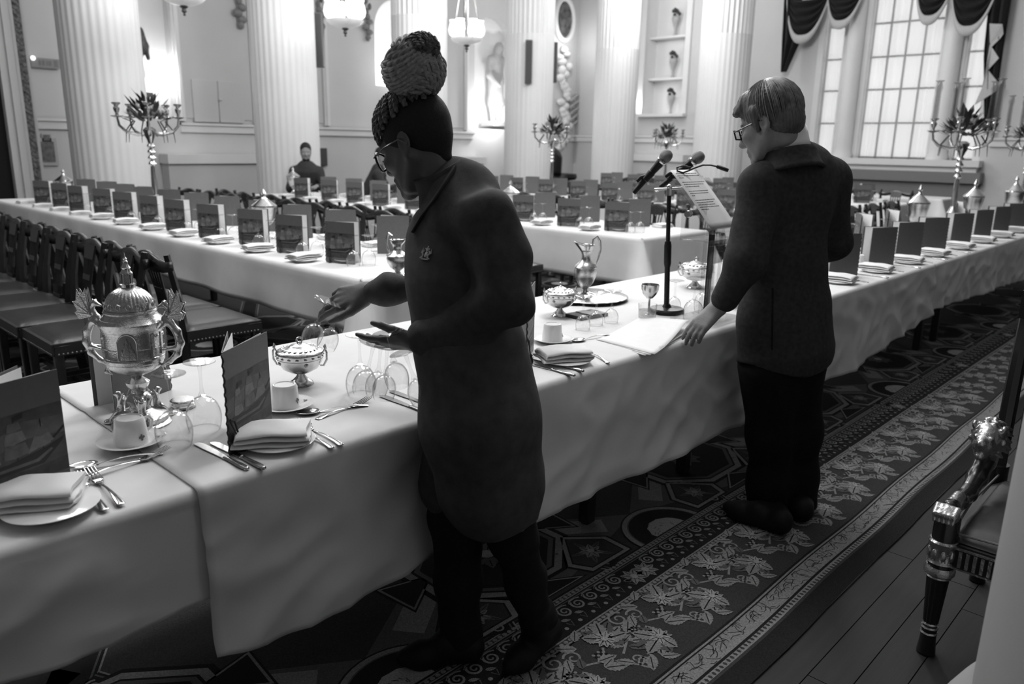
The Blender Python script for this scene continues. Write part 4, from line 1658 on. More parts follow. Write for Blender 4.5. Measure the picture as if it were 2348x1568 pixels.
# ---- places along the right of the head table and all over the side tables
def place_setting(x, y, rz, tb, row, o, detail, front=True, flip=False, zt=TZ + .002, seat=None):
    """x, y = middle of the place at the table edge; rz turns the diner's forward (+Y) direction"""
    c, s_ = math.cos(rz), math.sin(rz)

    def L(a, b, z=zt):
        return (x + a * c - b * s_, y + a * s_ + b * c, z)
    who = '%s place from end, %s, %s' % (o, row, tb)
    if seat:
        who = seat
    G = None
    j = random.uniform
    if flip:
        put('menu', make_menu, L(.17 + j(-.02, .02), .15), rz + 2.2 + j(-.12, .12), 'standing menu card, ' + who)
    else:
        put('menu', make_menu, L(-.06 + j(-.02, .02), .2 + j(-.02, .02)), rz + .42 + j(-.12, .14), 'standing menu card, ' + who)
    if detail >= 1:
        put('plate', make_plate, L(-.17, .12), 0, 'side plate under napkin, ' + who)
        o_ = put('napkin', make_napkin, L(-.17, .12, zt + .0165), rz + PI / 2 + j(-.2, .2), 'folded napkin, ' + who)
        o_.scale = (1.05, 1.05, 1)
    else:
        put('napkin', make_napkin, L(-.17, .12), rz + PI / 2 + j(-.2, .2), 'folded napkin, ' + who)
    if detail >= 1:
        put('saucer', make_saucer, L(.02, .3), j(0, 3), 'saucer under cup, ' + who)
        put('cup', make_cup, L(.02, .3, zt + .0058), j(0, 3), 'upturned coffee cup, ' + who)
    if detail >= 1:
        put('wglass', WG, L(.16, .25), 0, 'upturned wine glass nearer the edge, ' + who)
        put('wglass', WG, L(.2, .33), 0, 'upturned wine glass farther in, ' + who)
    else:
        put('far_wglass', make_glass(True, .088, .042, .088, False), L(.16, .27), 0, 'upturned wine glass, ' + who)
    if detail >= 2:
        put('fork', FORK, L(-.03, .12), rz + PI / 2, 'outer fork, ' + who)
        put('knife', KNIFE, L(.22, .11), rz + PI / 2, 'table knife, ' + who)


random.seed(21)
xs = [2.62, 4.42, 4.98, 5.53, 6.07, 6.68, 7.3, 7.9, 8.5]
for i, x in enumerate(xs[1:]):
    place_setting(x - .03, HY0, 0, 'head table', '', ORD[i], 2 if i < 4 else 1, flip=True, zt=TT, seat='%s place along the head table beyond the standing man' % ORD[i])
for i, x in enumerate((4.25, 4.85, 5.45, 6.05, 6.65, 7.25, 8.4)):
    place_setting(x, HY1, PI, 'head table', '', ORD[i], 0, flip=i in (1, 2), zt=TT, seat='%s far-side place of the head table beyond the lectern' % ORD[i])
NP = {'A': 11, 'B': 10, 'C': 9, 'D': 9}
for k in 'ABCD':
    x0, x1, y0, y1 = SPR[k]
    for i in range(NP[k]):
        y = y0 + .47 + .545 * i + (.12 if k == 'A' else 0)
        place_setting(x0, y, -PI / 2, TNAME[k], 'near row', ORD[i], (1 if i < 7 else 0) if k == 'A' else (1 if k == 'B' and i < 4 else 0))
        place_setting(x1, y + .1, PI / 2, TNAME[k], 'far row', ORD[i], 0)
# ================================================================== silver on the head table
CAMR = math.atan2(-.7207, .6931)


def dragon(t, sx, mat_):
    """a winged dragon whose body is the handle"""
    s = Solid(.0022, .006)
    P = lambda x, z, y=0: (sx * x, y, z)
    body = [P(.066, .155), P(.085, .165), P(.106, .185), P(.114, .212), P(.109, .24), P(.093, .262), P(.082, .272), P(.09, .286), P(.092, .3), P(.083, .307)]
    s.chain(body, [.004, .006, .008, .0095, .0095, .009, .008, .006, .005, .005])
    s.cone(P(.083, .307), P(.07, .302), .006, .0035).cone(P(.084, .31), P(.09, .318), .003, .001)
    s.cone(P(.066, .155), P(.074, .135), .004, .004).cone(P(.074, .135), P(.06, .128), .004, .002)
    for y in (-.012, .012):
        s.cone(P(.09, .265, y * .5), P(.072, .25, y), .005, .003).cone(P(.1, .2, y * .3), P(.074, .196, y), .005, .003)
        s.cone(P(.086, .308, y * .3), P(.082, .317, y * .5), .0025, .0012)
    s.build('handle', mat_, t)
    w = MB()
    for y in (-.007, .007):
        rib = [(.092, .275), (.122, .268), (.13, .285), (.124, .29), (.133, .312), (.125, .314), (.12, .342), (.112, .32), (.1, .345), (.1, .31), (.094, .295)]
        w.prism([(sx * x, z) for x, z in rib] if sx > 0 else [(sx * x, z) for x, z in rib][::-1], 0, .0016, M=Matrix(((1, 0, 0), (0, 0, 1), (0, 1, 0))), c=(0, y, 0))
        for q in ((.13, .285), (.133, .312), (.12, .342), (.1, .345)):
            w.tube([P(.094, .28, y), P(q[0], q[1], y)], [.0022, .001], 6)
    w.build('wing', mat_, t)


t = thing('covered_cup', 'large silver two-handled covered cup with dome lid and dragon handles', 'cup', (.695, 1.94, TT), CAMR)
MB().lathe([(0, 0), (.068, 0), (.07, .005), (.066, .009), (.062, .011), (.066, .017), (.064, .024), (.052, .03), (.036, .036), (.026, .042), (.024, .05)], 56, flute=(36, .06, .012, .023)).build('foot', M_CHASED, t, angle=30)
MB().lathe([(.024, .05), (.0275, .06), (.031, .067), (.027, .077), (.017, .084), (.016, .09), (.022, .095), (.026, .104), (.028, .112), (.018, .12), (.012, .124), (.0165, .13)], 36).build('stem', M_SILV, t)
bw = MB().lathe([(.0165, .13), (.03, .134), (.05, .144), (.06, .152), (.064, .16), (.0645, .165), (.068, .168), (.0685, .176), (.066, .18), (.067, .21), (.068, .24), (.07, .254), (.0745, .26), (.075, .266), (.071, .27), (.068, .274)], 56, flute=(28, .03, .133, .152))
for z in (.181, .205, .246):
    bw.lathe([(.0675, z - .0012), (.0693, z), (.0675, z + .0012)], 56)
for i in range(14):
    a = i * 2 * PI / 14
    if abs(math.sin(a) + 1) < .25:
        continue
    bw.box((.0668 * math.cos(a), .0668 * math.sin(a), .213), (.006, .007, .055), rz=a)
    bw.ball((.0675 * math.cos(a + .22), .0675 * math.sin(a + .22), .233), (.004, .008, .005), 8, 5, M=Matrix.Rotation(a + .22, 3, 'Z'))
bw.build('bowl', M_CHASED, t, angle=35)
pl = MB()
A = Matrix.Rotation(.25, 3, 'Z')
arch = [(-.021, .184), (.021, .184)] + [(.021 * math.cos(i * PI / 12), .222 + .024 * math.sin(i * PI / 12)) for i in range(13)]
pl.prism(arch, .062, .0695, M=A @ Matrix(((1, 0, 0), (0, 0, -1), (0, 1, 0))), mi=0)
for x, z, w_, h in ((0, .205, .007, .04), (-.006, .2, .006, .028), (.007, .2, .006, .03), (-.012, .192, .008, .012), (.013, .192, .008, .014)):
    pl.box(A @ Vector((x, -.07, z)), (w_, .004, h), mi=1, rz=.25)
    pl.prism([(-w_ * .5, 0), (w_ * .5, 0), (0, .012)], 0, .002, M=A @ Matrix(((1, 0, 0), (0, 0, -1), (0, 1, 0))), c=A @ Vector((x, -.07, z + h / 2)), mi=1)
pl.tube([A @ Vector((x * 1.02, -.07, z)) for x, z in arch], .0014, 6, closed=True, mi=1)
pl.build('plaque', [mat('oxidised_silver', .3, .3, 1.), M_SILV], t)
lid = MB().lathe([(.0665, .274), (.061, .281), (.0585, .287), (.0605, .291), (.058, .296)], 56)
lid.lathe([(.0572 * math.cos(i * PI / 26), .297 + .054 * math.sin(i * PI / 26)) for i in range(12)], 96, flute=(32, .035, .3, .4))
for i in range(16):
    a = i * PI / 8
    lid.tube([(.0565 * math.cos(a + .09 * math.cos(u)), .0565 * math.sin(a + .09 * math.cos(u)), .308 + .007 * math.sin(u)) for u in [k * PI / 5 for k in range(10)]], .0009, 5, closed=True)
lid.build('lid', M_CHASED, t, angle=25)
la = MB().lathe([(.0145, .346), (.0175, .349), (.018, .356), (.0145, .358)], 28)
la.lathe([(.0115, .358), (.0115, .379), (.0145, .381), (.0135, .384), (.0105, .387), (.0098, .392), (.011, .395), (.0075, .4), (.0055, .405), (.0065, .41), (.004, .413), (.0052, .417), (.0015, .421), (.0008, .43), (0, .432)], 20)
for i in range(8):
    a = i * PI / 4
    la.tube([(.0135 * math.cos(a), .0135 * math.sin(a), .358), (.0135 * math.cos(a), .0135 * math.sin(a), .38)], .0014, 6)
la.build('finial', M_SILV, t)
dragon(t, 1, M_CHASED)
dragon(t, -1, M_CHASED)
for i in range(3):
    a = PI + i * 2 * PI / 3
    s = Solid(.0025, .006)
    q = lambda r, z, b=0: (r * math.cos(a + b), r * math.sin(a + b), z)
    s.cone(q(.05, .03), q(.045, .062), .011, .008).cone(q(.045, .062), q(.052, .078), .007, .007).cone(q(.052, .078), q(.062, .076), .005, .003)
    s.cone(q(.055, .035, .2), q(.075, .012, .15), .005, .004).cone(q(.055, .035, -.2), q(.075, .012, -.15), .005, .004)
    s.cone(q(.045, .06, .15), q(.035, .085, .45), .004, .002).cone(q(.045, .06, -.15), q(.035, .085, -.45), .004, .002)
    s.ell(q(.076, .006), (.018, .018, .006))
    s.build('supporter', M_CHASED, t)


def make_tureen():
    t = thing('silver_tureen', '', 'tureen')
    MB().lathe([(0, 0), (.036, 0), (.037, .004), (.034, .009), (.024, .016), (.014, .026), (.0105, .033), (.014, .036)], 40).build('foot', M_SILV, t)
    b = MB().lathe([(.014, .036), (.03, .04), (.05, .052), (.062, .069), (.0665, .085), (.0675, .096), (.069, .098), (.068, .1)], 56)
    b.lathe([(.0655, .082), (.0672, .0835), (.066, .085)], 56)
    b.build('bowl', M_SILV, t)
    ch = MB()
    for i in range(18):
        a = i * 2 * PI / 18
        ch.ball((.0655 * math.cos(a), .0655 * math.sin(a), .0905), (.003, .008, .003), 8, 5, M=Matrix.Rotation(a + .4, 3, 'Z'))
        if i % 4 == 3:
            ch.ball((.063 * math.cos(a), .063 * math.sin(a), .074), (.004, .007, .006), 8, 5, M=Matrix.Rotation(a, 3, 'Z'))
    ch.build('chasing', mat('oxidised_silver', .3, .3, 1.), t)
    l = MB().lathe([(.0685, .1), (.066, .104), (.056, .108), (.045, .112), (.031, .116), (.028, .119), (.025, .121), (.016, .124), (.008, .128), (0, .129)], 48)
    for i in range(20):
        a = i * PI / 10
        l.ball((.05 * math.cos(a), .05 * math.sin(a), .111), (.004, .0065, .0025), 8, 5, M=Matrix.Rotation(a + .7, 3, 'Z'))
    l.build('lid', M_CHASED, t)
    k = MB()
    k.tube([(.008 * math.cos(u), .003 * math.sin(u * 2), .134 + .008 * math.sin(u)) for u in [i * PI / 8 for i in range(16)]], .0028, 8, closed=True)
    k.ball((0, 0, .128), (.008, .008, .004), 10, 6)
    k.build('knob', M_SILV, t)
    for s in (-1, 1):
        h = MB().tube([(s * .066, 0, .098), (s * .076, 0, .112), (s * .074, 0, .124), (s * .07, 0, .118), (s * .078, 0, .1), (s * .078, 0, .078), (s * .068, 0, .06), (s * .058, 0, .06)], [.0025, .0035, .0025, .002, .003, .0035, .003, .002], 8)
        h.build('handle', M_CHASED, t)
    return t


p = on_z(688, 888, TT)
put('tureen', make_tureen, (p.x + .018, p.y + .022, TT), CAMR, 'silver lidded two-handled tureen beside the standing ship menu')
p = on_z(1283, 725, TT)
put('tureen', make_tureen, (p.x, p.y, TT), CAMR + .4, 'silver lidded bowl behind the menu right of the woman')
p = on_z(1592, 660, TT)
o = put('tureen', make_tureen, (p.x, p.y, TT), CAMR + .2, 'silver bowl on the head table behind the lectern glasses')
o.scale = (1.2, 1.2, 1.1)
# small glass and silver dish
t = thing('salt_dish', 'small round glass salt dish in a silver rim behind the upturned glasses', 'dish', on_z(420, 935, TT))
MB().lathe([(0, .0), (.03, 0), (.031, .004), (.03, .022), (.027, .024), (.026, .008), (0, .007)], 32).build('glass_body', GLASS, t)
MB().lathe([(.0305, .001), (.0325, .004), (.0305, .007)], 32).lathe([(.0295, .02), (.0315, .0225), (.029, .025)], 32).lathe([(0, .003), (.0285, .003), (.0285, .012), (0, .013)], 24).build('silver_rim', M_SILV, t)


def make_ewer():
    t = thing('silver_ewer', '', 'ewer')
    MB().lathe([(0, 0), (.05, 0), (.052, .006), (.04, .014), (.018, .022), (.012, .034), (.016, .04)], 32).build('foot', M_CHASED, t)
    MB().lathe([(.016, .04), (.035, .06), (.05, .095), (.053, .12), (.05, .135), (.054, .14), (.05, .147), (.036, .16), (.024, .172), (.02, .185), (.022, .205), (.026, .215)], 36, flute=(18, .04, .05, .12)).build('body', M_CHASED, t)
    n = MB().grid(lambda s, v: ((.026 + .012 * v) * math.cos(2 * PI * s) - .022 * v * max(0, -math.cos(2 * PI * s)) ** 2, (.026 + .006 * v) * math.sin(2 * PI * s), .215 + .03 * v + .014 * v * max(0, -math.cos(2 * PI * s)) ** 2), 28, 6, wrap=True)
    n.build('spout', M_SILV, t, solid=.002)
    MB().tube([(.026, 0, .235), (.032, 0, .27), (.048, 0, .282), (.062, 0, .262), (.066, 0, .22), (.058, 0, .18), (.048, 0, .15)], [.004, .006, .007, .006, .005, .005, .004], 8).build('handle', M_CHASED, t)
    return t


p = on_z(1345, 686, TT)
t = thing('silver_tray', 'large round silver tray under the ewer on the head table', 'tray', (p.x, p.y, TT))
MB().lathe([(0, .002), (.14, .002), (.15, .0), (.155, .006), (.185, .014), (.192, .016), (.19, .019), (.16, .011), (.145, .006), (0, .005)], 64).build('dish', M_SILV, t)
MB().lathe([(.186, .015), (.193, .018), (.187, .021)], 64, flute=(40, .02, 0, 1)).build('rim', M_CHASED, t)
p = on_z(1340, 682, TT)
put('ewer', make_ewer, (p.x, p.y, TT + .0055), CAMR, 'tall silver ewer with looped handle standing on the round tray')
p = on_z(912, 634, TZ)
o = put('ewer', make_ewer, (p.x, p.y, TZ + .002), CAMR + 2.6, 'silver ewer on the nearest side table partly behind the apron')
o.scale = (1.1, 1.1, .8)
t = thing('silver_goblet', 'small shiny silver goblet behind the tumbler on the head table', 'goblet', on_z(1487, 722, TT))
MB().lathe([(0, 0), (.024, 0), (.025, .003), (.012, .008), (.005, .016), (.004, .07)], 28).build('stem', M_SILV, t)
MB().lathe([(.004, .07), (.014, .074), (.028, .09), (.036, .11), (.0385, .132), (.037, .132), (.034, .11), (.026, .092), (0, .078)], 36).build('bowl', M_SILV, t)
t = thing('tumbler', 'clear tumbler half full of water before the silver goblet', 'glass', on_z(1483, 738, TT))
MB().lathe([(0, .0), (.033, 0), (.034, .003), (.038, .075), (.0368, .075), (.033, .006), (0, .006)], 32).build('glass_wall', GLASS, t)
MB().lathe([(0, .007), (.0325, .007), (.0355, .05), (0, .05)], 28).build('water', glass('still_water', .75, .5, .3), t)
t = thing('folded_case', 'dark flat leather case lying before the silver tray', 'case', on_z(1345, 726, TT), -.1)
MB().box((0, 0, .008), (.16, .1, .016)).build('cover', M_LEATHER, t, bevel=.004)
MB().box((.0, -.004, .0175), (.05, .09, .003)).build('label_strip', mat('grey_strip', .2, .5), t)

# ---- microphone stand with two microphones
base = on_z(1528, 717, TT)
t = thing('microphone_stand', 'black microphone stand with round base on the head table', 'stand', (base.x, base.y, TT))
t.rotation_euler = (0, 0, CAMR)
tilt = lambda z: (-.022 * z / .5, 0, z)
MB().lathe([(0, 0), (.074, 0), (.076, .004), (.076, .016), (.07, .022), (.02, .026), (.013, .04)], 44).build('base', M_BLACK, t)
MB().tube([tilt(.02), tilt(.28)], .0115, 14).build('lower_tube', M_BLACK, t)
MB().tube([tilt(.2), tilt(.215), tilt(.29), tilt(.31)], [.0125, .0155, .0155, .0125], 14).build('clutch', M_BLACK, t)
MB().tube([tilt(.3), tilt(.5)], .009, 14).build('upper_tube', M_BLACK, t)
hd = MB().tube([tilt(.5), tilt(.53)], .011, 12).tube([(-.085, 0, .524), (.07, 0, .535)], .005, 10).ball((-.022, 0, .535), .012)
hd.build('cross_bar', M_STEEL, t)


def make_mic():
    t = thing('microphone', '', 'microphone')
    MB().lathe([(.0, -.1), (.0095, -.098), (.0105, -.09), (.012, -.02), (.0165, .045), (.018, .055), (.018, .062)], 24).build('handle', M_BLACK, t)
    MB().lathe([(.018, .062), (.0225, .068), (.0225, .074), (.019, .076)], 24).build('band', M_STEEL, t)
    MB().lathe([(.019, .076), (.0245, .086), (.026, .097), (.0235, .11), (.016, .12), (.006, .124), (0, .1245)], 24).build('grille', M_GRILLE, t)
    MB().lathe([(.0135, -.03), (.0155, -.028), (.0165, .012), (.0145, .014)], 18).tube([(0, .004, -.01), (0, .02, -.032), (0, .022, -.055)], [.009, .009, .007], 10).build('clip', M_BLACK, t)
    return t


DM = 3.30
for tail, head, dd, lab in (((1459, 436), (1527, 358), 0, 'black microphone nearer the woman, on the stand left arm'), ((1519, 425), (1602, 360), .06, 'black microphone nearer the paper on the lectern')):
    a, b = W(tail[0], tail[1], DM + dd), W(head[0], head[1], DM + dd - .02)
    d = (b - a).normalized()
    q = d.to_track_quat('Z', 'Y')
    o = place('mic', make_mic, a + (b - a) * .46, 0, lab.replace(' left arm', ''))
    o.rotation_euler = q.to_euler()

# ---- clear lectern with the typed sheet and its small gooseneck microphone
lb = on_z(1622, 733, TT)
t = thing('acrylic_lectern', 'clear acrylic table lectern before the standing man', 'lectern', (lb.x, lb.y, TT))
L0 = Vector((lb.x, lb.y, TT))
BL = on_y(1631, 528, lb.y - .06)
u = Vector((.2, .0, 0.0))
v = Vector((0, .195, .21))
rel = BL - L0
MB().box((0, 0, .007), (.26, .2, .012)).build('base_plate', ACRYL, t, bevel=.002)
pst = MB()
for x, y in ((-.03, -.02), (.03, -.02), (.03, .02), (-.03, .02)):
    pst.box((x, y, .17), (.012, .012, .33))
pst.box((0, .0, .17), (.05, .006, .33)).box((.0, -.024, .17), (.066, .004, .33))
pst.build('post', ACRYL, t)
MB().box((.004, .012, .19), (.014, .02, .37)).build('cable_duct', M_BLACK, t)
MB().box((.0, .02, .335), (.23, .14, .008)).box((.0, -.05, .33), (.23, .006, .024)).build('bracket_plate', ACRYL, t, bevel=.002)
for x in (-.1, .1):
    MB().box((x, .04, .41), (.006, .11, .15)).build('side_bracket', ACRYL, t)
N_ = u.cross(v).normalized()
dsk = MB()
o0 = rel - N_ * .006 - u * .04 - v.normalized() * .012


def slab(mb, o, a, b, n):
    mb.add([o, o + a, o + a + b, o + b, o + n, o + a + n, o + a + b + n, o + b + n], [(0, 3, 2, 1), (4, 5, 6, 7), (0, 1, 5, 4), (1, 2, 6, 5), (2, 3, 7, 6), (3, 0, 4, 7)])


slab(dsk, o0, u * 1.4, v * .96, N_ * -.005)
slab(dsk, o0, u * 1.4, N_ * .035, v.normalized() * -.005)
dsk.build('desk', ACRYL, t)
kn = MB()
for x in (-.125, .118):
    kn.lathe([(0, -.012), (.013, -.012), (.015, 0), (.013, .012), (0, .012)], 16, c=(x, .05, .44), M=Matrix.Rotation(PI / 2, 3, 'Y'))
kn.build('knob', M_STEEL, t)
tag_o = thing('typed_sheet', 'long white typed speech sheet resting on the clear lectern', 'paper', BL)
sh = MB()
vv = v * 1.05
sh.grid(lambda a, b: u * a + vv * b + N_ * (.001 + .004 * math.sin(PI * b)), 6, 10)
sh.build('sheet', M_PAPER, tag_o, solid=.0006)
tx = MB()
random.seed(4)
row = .94
for para in ((.82, .86, .2), (.88, .84, .56), (.8, .72, .12), (.82, .7, .72, .8, .3)):
    for ln in para:
        x = .1
        while x < .1 + ln * .95 - .04:
            wd = random.uniform(.03, .1)
            o = u * x + vv * row + N_ * (.0016 + .004 * math.sin(PI * row))
            tx.add([o, o + u * min(wd, .1 + ln * .95 - x), o + u * min(wd, .1 + ln * .95 - x) + vv * -.011, o + vv * -.011], [(0, 3, 2, 1)])
            x += wd + .012
        row -= .038
    row -= .04
tx.build('typed_lines', M_INK, tag_o, smooth=False)
a = W(1548, 397, 3.24)
gm = thing('gooseneck_microphone', 'thin gooseneck microphone arching over the typed sheet', 'microphone', a)
pts = [W(x, y, 3.24 - i * .012) - a for i, (x, y) in enumerate(((1583, 390), (1566, 396), (1553, 392), (1552, 384), (1566, 380), (1584, 384), (1580, 391), (1596, 384), (1612, 378.5), (1630, 378.5), (1645, 382)))]
MB().tube(pts, .0035, 8).build('neck', M_BLACK, gm)
b0, b1 = W(1643, 381, 3.12) - a, W(1670, 391, 3.1) - a
MB().tube([b0, b0 + (b1 - b0) * .1, b0 + (b1 - b0) * .9, b1], [.005, .008, .0075, .006], 10).build('capsule', M_BLACK, gm)

# ---- loose papers under the man's hand
t = thing('speech_papers', 'loose white sheets lifted at the corner by the standing man', 'papers', on_z(1430, 775, TT))
P0 = t.location.copy()
cs = [on_z(1366, 780, TT), on_z(1490, 816, TT), on_z(1582, 764, TT), on_z(1480, 738, TT)]
for i in range(3):
    dz = .0016 * (i + 1)
    rot = Matrix.Rotation(.07 * (i - 1), 3, 'Z')

    def sheet(s, v_, i=i, dz=dz, rot=rot):
        p_ = cs[0] * (1 - s) * (1 - v_) + cs[1] * s * (1 - v_) + cs[2] * s * v_ + cs[3] * (1 - s) * v_
        q_ = rot @ (p_ - P0)
        lift = (.05 * max(0, v_ - .25) ** 1.4 * (.35 + .65 * s) * 1.3 if i == 2 else .012 * i * max(0, v_ * s - .1))
        return (q_.x, q_.y, dz + lift)
    MB().grid(sheet, 12, 12).build('sheet', M_PAPER, t, solid=.0005)


# ---- candelabra with flowers
def make_candel():
    t = thing('candelabrum', '', 'candelabrum')
    MB().lathe([(0, 0), (.12, 0), (.125, .012), (.1, .03), (.06, .05), (.035, .08), (.03, .11), (.045, .13), (.05, .16), (.03, .19), (.022, .22)], 24).build('base', M_CHASED, t)
    st = MB().lathe([(.022, .22), (.026, .3), (.022, .42), (.02, .46)], 20)
    for z in (.48, .53, .58, .63):
        st.lathe([(.016, z - .02), (.034, z), (.03, z + .012), (.016, z + .03)], 18)
    st.lathe([(.016, .65), (.03, .69), (.05, .73), (.055, .77), (.03, .79)], 20)
    st.build('stem', M_SILV, t)
    for i in range(5):
        a = i * 2 * PI / 5 + .15
        c, s = math.cos(a), math.sin(a)
        ar = MB().tube([(.03 * c, .03 * s, .74), (.1 * c, .1 * s, .725), (.19 * c, .19 * s, .75), (.24 * c, .24 * s, .8), (.25 * c, .25 * s, .86)], [.012, .014, .013, .011, .009], 8)
        ar.build('arm', M_CHASED, t)
        cu = MB().lathe([(.01, .86), (.05, .872), (.05, .878), (.014, .882), (.012, .9), (.022, .92), (.026, .94), (.014, .955), (.02, .965), (.034, .975), (.034, .985), (.012, .985)], 16, c=(.25 * c, .25 * s, 0))
        cu.build('candle_cup', M_CHASED, t)
    fo = MB()
    random.seed(9)
    for i in range(90):
        a, e = random.uniform(0, 2 * PI), random.uniform(-.3, 1.4)
        r = random.uniform(.09, .16)
        p0 = Vector((r * math.cos(a) * math.cos(e), r * math.sin(a) * math.cos(e), .86 + r * math.sin(e) * .9))
        d = Vector((math.cos(a), math.sin(a), .6 + math.sin(e))).normalized()
        sd = d.cross(Vector((0, 0, 1))).normalized()
        L, w = random.uniform(.07, .15), random.uniform(.012, .026)
        q = p0 + d * L + Vector((0, 0, -.02 * random.random()))
        fo.add([p0 - sd * w * .4, p0 + d * L * .5 - sd * w, q, p0 + d * L * .5 + sd * w, p0 + sd * w * .4], [(0, 1, 2, 3, 4)])
    for i in range(7):
        a = i * .9
        fo.tube([(.13 * math.cos(a), .13 * math.sin(a), .84), (.19 * math.cos(a), .19 * math.sin(a), .76), (.2 * math.cos(a), .2 * math.sin(a), .66)], [.006, .005, .002], 5)
    fo.build('foliage', M_LEAF, t)
    for i in range(14):
        a, e = i * 2.4, .1 + 1.25 * ((i * 37) % 14) / 14
        r = .15
        c = Vector((r * math.cos(a) * math.cos(e), r * math.sin(a) * math.cos(e), .87 + r * math.sin(e) * .85))
        f = MB()
        for k in range(7):
            b = k * 2 * PI / 7
            f.ball(c + Vector((.018 * math.cos(b), .018 * math.sin(b), .006 * math.sin(3 * b))), (.016, .016, .02), 8, 5)
        f.ball(c, .018, 8, 5)
        f.build('flower', M_FLOWER, t)
    return t


put('candel', make_candel, (2.86, 7.1, TZ), .4, 'silver candelabrum with flowers on the nearest side table')
put('candel', make_candel, (8.45, 7.35, TZ), .9, 'silver candelabrum with flowers below the oval medallion, third side table')
put('candel', make_candel, (11.4, 7.4, TZ), .2, 'silver candelabrum with flowers below the alcove, fourth side table')
TALL = []
for x, y, lab in ((7.9, 2.06, 'tall candelabrum with flowers and glass candle tubes before the window'), (10.25, 2.0, 'candelabrum with glass candle tube at the far end of the head table')):
    o = put('candel', make_candel, (x, y, TT), .55, lab)
    tubes = MB()
    for i in range(5):
        a = i * 2 * PI / 5 + .15
        tubes = MB().lathe([(.014, .985), (.024, .99), (.022, 1.2), (.03, 1.24), (.02, 1.29), (.036, 1.3), (.034, 1.305), (.016, 1.295), (.014, .99)], 14, c=(.25 * math.cos(a), .25 * math.sin(a), 0))
        tubes.build('candle_tube', FROST, [c for c in o.children if c.name.startswith('candle_cup')][i])


def make_covered():
    t = thing('covered_cup', '', 'cup')
    MB().lathe([(0, 0), (.055, 0), (.057, .01), (.03, .03), (.016, .05), (.014, .07), (.024, .08), (.016, .09)], 24).build('foot', M_SILV, t)
    MB().lathe([(.016, .09), (.05, .11), (.075, .15), (.085, .2), (.088, .225), (.09, .23)], 30, flute=(14, .05, .1, .2)).build('bowl', M_CHASED, t)
    MB().lathe([(.092, .23), (.09, .24), (.06, .262), (.03, .285), (.014, .3), (.012, .315), (.02, .325), (.012, .34), (0, .362)], 30).build('lid', M_SILV, t)
    return t


for x, y, lab in ((2.88, 5.25, 'silver covered cup among the menus on the nearest side table'), (2.86, 9.5, 'silver covered cup near the far end of the nearest side table'),
                  (5.66, 5.45, 'silver covered cup on the second side table behind the woman'), (5.66, 9.5, 'silver covered cup on the second side table before the seated man')):
    put('covered', make_covered, (x, y, TZ + .001), 0, lab)
for px, yy, lab, sc in ((2102, 2.1, 'covered crystal-bright cup with spire lid nearest the standing man', 1.15), (2226, 2.02, 'covered cup with spire lid behind the tall candelabrum', 1.2), (2318, 1.95, 'covered cup farthest along the head table', 1.25)):
    q_ = on_y(px, 497, yy)
    o = put('covered', make_covered, (q_.x, yy, TT), 0, lab)
    o.scale = (.85 * sc, .85 * sc, 1.05 * sc)
